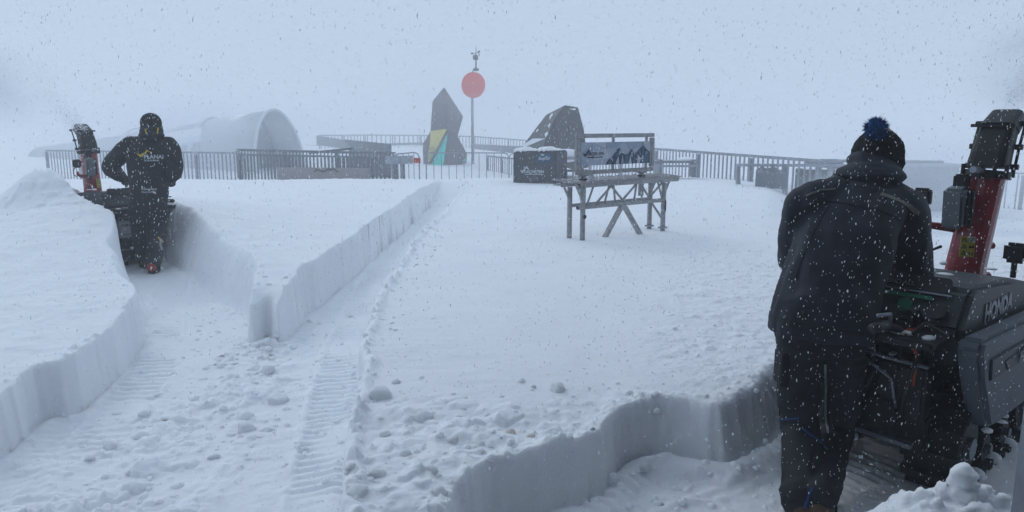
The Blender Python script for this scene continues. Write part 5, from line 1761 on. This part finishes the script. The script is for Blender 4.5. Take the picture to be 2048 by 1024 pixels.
# scatter of crumbs nobody could count
cr = []
base_ = chunk_mesh(21, 2, .6)
bv_ = np.array([v.co[:] for v in base_.vertices])
bf_ = [p.vertices[:] for p in base_.polygons]
def crumb_zone(n, xr, yr, smin, smax, cond=None):
    k = 0
    while k < n:
        x = random.uniform(*xr)
        y = random.uniform(*yr)
        k += 1
        if cond and not cond(x, y):
            continue
        cr.append((x, y, smin + (smax - smin) * random.random() ** 3))
crumb_zone(600, (-.95, 1.4), (2.1, 3.9), .006, .030, lambda x, y: random.random() < (3.9 - y) / 1.2 + .15)
crumb_zone(330, (-2.7, -.9), (2.4, 6.2), .005, .030)
crumb_zone(500, (.4, 2.2), (3.5, 7.5), .004, .014)
crumb_zone(350, (-1.15, -.75), (3.3, 9.5), .005, .022)
crumb_zone(250, (-.9, 1.2), (3.6, 6.5), .003, .010)
crumb_zone(260, (-3.4, -2.3), (5.2, 8), .004, .016)
crumb_zone(70, (-2.15, -1.3), (2.5, 5.6), .018, .05)
crumb_zone(60, (-2.15, -1.75), (4.9, 5.6), .012, .04)
crumb_zone(120, (.3, 1.9), (2.7, 3.6), .006, .03)
xs_ = np.array([c[0] for c in cr])
ys_ = np.array([c[1] for c in cr])
zs_ = ground_height(xs_.copy(), ys_.copy())
V, Fc = [], []
for (x, y, s_), z in zip(cr, zs_):
    a = random.uniform(0, 6.28)
    ca, sa_ = math.cos(a), math.sin(a)
    o = len(V)
    pts = bv_ * np.array([s_, s_ * random.uniform(.6, 1), s_ * random.uniform(.5, .8)])
    for p in pts:
        V.append((x + p[0] * ca - p[1] * sa_, y + p[0] * sa_ + p[1] * ca, z + p[2] + s_ * .05))
    Fc += [tuple(i + o for i in f) for f in bf_]
cm_ = MB()
cm_.v, cm_.f = V, Fc
tag(cm_.build('snow_crumbs', SNOW, smooth=True), 'small snow crumbs strewn over the field and trench floors', kind='stuff')

mb = MB()
hc_ = Vector((1.55, 2.32, 0))
for k in range(110):
    a = random.uniform(0, 6.28)
    r_ = random.uniform(0, .36)
    zt = .46 * (1 - (r_ / .46) ** 2)
    mb.ell(hc_ + Vector((math.cos(a) * r_, math.sin(a) * r_ * .8, zt * .72)), random.uniform(.035, .10), random.uniform(.035, .10), random.uniform(.03, .08), nu=10, nv=8)
mb.ell(hc_ + Vector((0, 0, .1)), .40, .34, .32)
mb.ell(PY(1925, 955, 2.33), .04, .04, .045)
for k in range(40):
    a = random.uniform(0, 6.28)
    r_ = random.uniform(0, .30)
    s_ = random.uniform(.012, .034)
    mb.ell(hc_ + Vector((math.cos(a) * r_, math.sin(a) * r_ * .8, .42 * (1 - (r_ / .46) ** 2) + .03)), s_, s_ * .8, s_ * .7, nu=7, nv=5)
heap = fuse('snow_heap', mb, .011, SNOW, None, 1, .018, 9, 3, .010, droop=(1, 1, 1))
tag(heap, 'lumpy white snow heap in the lower right corner beside the tracks', 'snow heap')

# ------------------------------------------------------------------ snow thrown and drifting in the air
def cloud(name, label, c, r, rot, dens, nscale, col=(.93, .96, 1), sharp=1.5, contrast=.35):
    bm = bmesh.new()
    bmesh.ops.create_icosphere(bm, subdivisions=3, radius=1)
    me = bpy.data.meshes.new(name)
    bm.to_mesh(me)
    bm.free()
    o = bpy.data.objects.new(name, me)
    COL.objects.link(o)
    o.location, o.scale, o.rotation_euler = c, r, rot
    m = bpy.data.materials.new(name)
    m.use_nodes = True
    n = m.node_tree
    n.nodes.clear()
    L = n.links
    ou = n.nodes.new('ShaderNodeOutputMaterial')
    vo = n.nodes.new('ShaderNodeVolumePrincipled')
    vo.inputs['Color'].default_value = (*col, 1)
    L.new(vo.outputs[0], ou.inputs['Volume'])
    tc = n.nodes.new('ShaderNodeTexCoord')
    ln_ = n.nodes.new('ShaderNodeVectorMath')
    ln_.operation = 'LENGTH'
    L.new(tc.outputs['Object'], ln_.inputs[0])
    f = n.nodes.new('ShaderNodeMapRange')
    f.interpolation_type = 'SMOOTHSTEP'
    f.inputs['From Min'].default_value = 0.1
    f.inputs['From Max'].default_value = 1.0
    f.inputs['To Min'].default_value = 1.0
    f.inputs['To Max'].default_value = 0.0
    L.new(ln_.outputs['Value'], f.inputs['Value'])
    nz = n.nodes.new('ShaderNodeTexNoise')
    nz.inputs['Scale'].default_value = nscale
    nz.inputs['Detail'].default_value = 3
    L.new(tc.outputs['Object'], nz.inputs['Vector'])
    nr = n.nodes.new('ShaderNodeMapRange')
    nr.inputs['From Min'].default_value = contrast
    nr.inputs['From Max'].default_value = 0.7
    L.new(nz.outputs['Fac'], nr.inputs['Value'])
    mu = n.nodes.new('ShaderNodeMath')
    mu.operation = 'MULTIPLY'
    L.new(f.outputs[0], mu.inputs[0])
    L.new(nr.outputs[0], mu.inputs[1])
    m2 = n.nodes.new('ShaderNodeMath')
    m2.operation = 'MULTIPLY'
    m2.inputs[1].default_value = dens
    L.new(mu.outputs[0], m2.inputs[0])
    L.new(m2.outputs[0], vo.inputs['Density'])
    me.materials.append(m)
    return tag(o, label, kind='stuff')
def between(a, b):
    d_ = (b - a)
    return (a + b) / 2, d_.to_track_quat('X', 'Z').to_euler(), d_.length / 2
PLC = (.76, .80, .84)
PLW = (.97, .98, 1)
a, b = PY(172, 280, 9.75), PY(70, 150, 9.9)
c, ro, l_ = between(a, b)
cloud('snow_jet', 'jet of snow leaving the left chute', c, (l_ * 1.15, .17, .17), ro, 3.5, 2.0, PLW, contrast=.2)
a, b = PY(110, 215, 9.8), PY(-160, 110, 10.5)
c, ro, l_ = between(a, b)
cloud('snow_plume', 'grey snow plume drifting off the left chute', c, (l_ * 1.1, .9, .75), ro, 1.5, 1.8, PLC)
a, b = PY(2018, 212, 4.1), PY(2110, 60, 4.15)
c, ro, l_ = between(a, b)
cloud('snow_jet', 'jet of snow leaving the right chute', c, (l_ * 1.25, .085, .085), ro, 9, 2.0, PLW, contrast=.2)
a, b = PY(2000, 190, 4.5), PY(2200, 60, 5)
c, ro, l_ = between(a, b)
cloud('snow_plume', 'grey snow plume at the upper right corner', c, (l_ * 1.3, .6, .42), ro, 1.6, 1.8, PLC)
cloud('drifting_snow', 'blown snow drifting past the kiosk on the right', PY(1850, 375, 12.2), (3.0, 1.8, 1.3), (0, 0, 0), 1.1, 2.0)
cloud('drifting_snow', 'blown snow veiling the tail of the tunnel', PY(330, 270, 25.5), (6.0, 2.2, 2.4), (0, 0, 0), .6, 2.0)
cloud('drifting_snow', 'powder hanging in the left trench beside the worker', PY(385, 500, 7.6), (.5, .7, .4), (0, 0, 0), .5, 2.0)

cloud('drifting_snow', 'added haze bank thickening the fog over the far terrace', Vector((-3, 33, 2.2)), (30, 10, 4.5), (0, 0, 0), .075, 3.0, contrast=.25)  # extra haze volume, added so that distant things fade more
# falling snow: real flakes through the whole near space
fm = bpy.data.materials.new('snowflake')
fm.use_nodes = True
fn = fm.node_tree
fn.nodes.clear()
fo_ = fn.nodes.new('ShaderNodeOutputMaterial')
fx = fn.nodes.new('ShaderNodeMixShader')
fd = fn.nodes.new('ShaderNodeBsdfDiffuse')
ft = fn.nodes.new('ShaderNodeBsdfTranslucent')
fd.inputs['Color'].default_value = (.93, .95, .97, 1)
ft.inputs['Color'].default_value = (.93, .95, .97, 1)
fx.inputs[0].default_value = .92
fn.links.new(fd.outputs[0], fx.inputs[1])
fn.links.new(ft.outputs[0], fx.inputs[2])
fn.links.new(fx.outputs[0], fo_.inputs['Surface'])
def flakes(n, y0, y1, wmin, wmax):
    r = rng
    y = (y0 ** 3 + (y1 ** 3 - y0 ** 3) * r.random(n)) ** (1 / 3)
    x = (r.random(n) * 2 - 1) * (y * .78 + .3)
    zc = EYE - y * .18
    z = zc + (r.random(n) * 2 - 1) * y * .42
    g = ground_height(x.copy(), y.copy())
    k = z > g + .02
    x, y, z = x[k], y[k], z[k]
    n = len(x)
    w = wmin + (wmax - wmin) * r.random(n) ** 2
    h_ = w * (1.6 + 1.9 * r.random(n))
    lean = r.normal(.12, .14, n)
    az = r.random(n) * math.pi
    ca, sa_ = np.cos(az), np.sin(az)
    tx, tz = np.sin(lean), np.cos(lean)
    C = np.stack([x, y, z], 1)
    top = np.stack([tx, 0 * tx, tz], 1) * h_[:, None]
    A_ = np.stack([ca, sa_, 0 * ca], 1) * w[:, None] * .5
    B_ = np.stack([-sa_, ca, 0 * ca], 1) * w[:, None] * .38
    j = 1 + .5 * (r.random((n, 1)) - .5)
    P = np.stack([C - top * .5, C + A_ * j + top * .1, C + B_, C - A_ + top * .05, C - B_ * j, C + top * .5], 1)
    f = np.array([(0, 2, 1), (0, 3, 2), (0, 4, 3), (0, 1, 4), (5, 1, 2), (5, 2, 3), (5, 3, 4), (5, 4, 1)])
    return P.reshape(-1, 3), (f[None] + 6 * np.arange(n)[:, None, None]).reshape(-1, 3)
FV, FF, o_ = [], [], 0
for args in ((15000, 1.6, 3.4, .0018, .0040), (20000, 3.0, 8.5, .0030, .0068), (2500, 8, 16, .006, .012)):
    v_, f_ = flakes(*args)
    FV.append(v_)
    FF.append(f_ + o_)
    o_ += len(v_)
FV, FF = np.concatenate(FV), np.concatenate(FF)
def spray(a, b, r0, r1, n, w):
    d_ = np.array(b - a)
    t = rng.random(n) ** 1.3
    r_ = (r0 + (r1 - r0) * t)[:, None] * rng.normal(0, .55, (n, 3))
    c_ = np.array(a) + d_ * t[:, None] + r_
    s_ = w * (.5 + rng.random(n))[:, None]
    P = np.stack([c_ + s_ * np.array(q_) for q_ in ((0, 0, -1), (1, .2, 0), (-.3, 1, 0), (-.8, -.7, 0), (.3, .1, 1))], 1)
    f = np.array([(0, 2, 1), (0, 3, 2), (0, 1, 3), (4, 1, 2), (4, 2, 3), (4, 3, 1)])
    return P.reshape(-1, 3), (f[None] + 5 * np.arange(n)[:, None, None]).reshape(-1, 3)
for args in ((PY(166, 262, 9.75), PY(20, 90, 9.9), .07, .55, 1600, .0045), (PY(2022, 205, 4.1), PY(2090, 60, 4.15), .045, .16, 900, .0025)):
    v_, f_ = spray(*args)
    mesh_ = bpy.data.meshes.new('snow_spray')
    mesh_.from_pydata(v_.tolist(), [], f_.tolist())
    mesh_.materials.append(fm)
    o = bpy.data.objects.new('snow_spray', mesh_)
    COL.objects.link(o)
    tag(o, 'grainy snow thrown from a chute', kind='stuff')
me = bpy.data.meshes.new('falling_snow')
me.vertices.add(len(FV))
me.vertices.foreach_set('co', FV.astype(np.float32).ravel())
me.loops.add(FF.size)
me.loops.foreach_set('vertex_index', FF.ravel().astype(np.int32))
me.polygons.add(len(FF))
me.polygons.foreach_set('loop_start', np.arange(0, FF.size, 3, dtype=np.int32))
me.polygons.foreach_set('loop_total', np.full(len(FF), 3, dtype=np.int32))
me.update(calc_edges=True)
me.materials.append(fm)
o = bpy.data.objects.new('falling_snow', me)
COL.objects.link(o)
tag(o, 'snowflakes falling all through the air', kind='stuff')

# ------------------------------------------------------------------ the air: even blown-snow haze
hz = MB().box((10, 200, -28.5), (900, 420, 74)).build('haze', bpy.data.materials.new('haze'))
tag(hz, kind='stuff')
hm = hz.data.materials[0]
hm.use_nodes = True
hn = hm.node_tree
hn.nodes.clear()
ho = hn.nodes.new('ShaderNodeOutputMaterial')
hv = hn.nodes.new('ShaderNodeVolumePrincipled')
hv.inputs['Color'].default_value = (0.97, 0.98, 1.0, 1)
hv.inputs['Density'].default_value = 0.0088
hv.inputs['Anisotropy'].default_value = 0.2
hn.links.new(hv.outputs[0], ho.inputs['Volume'])
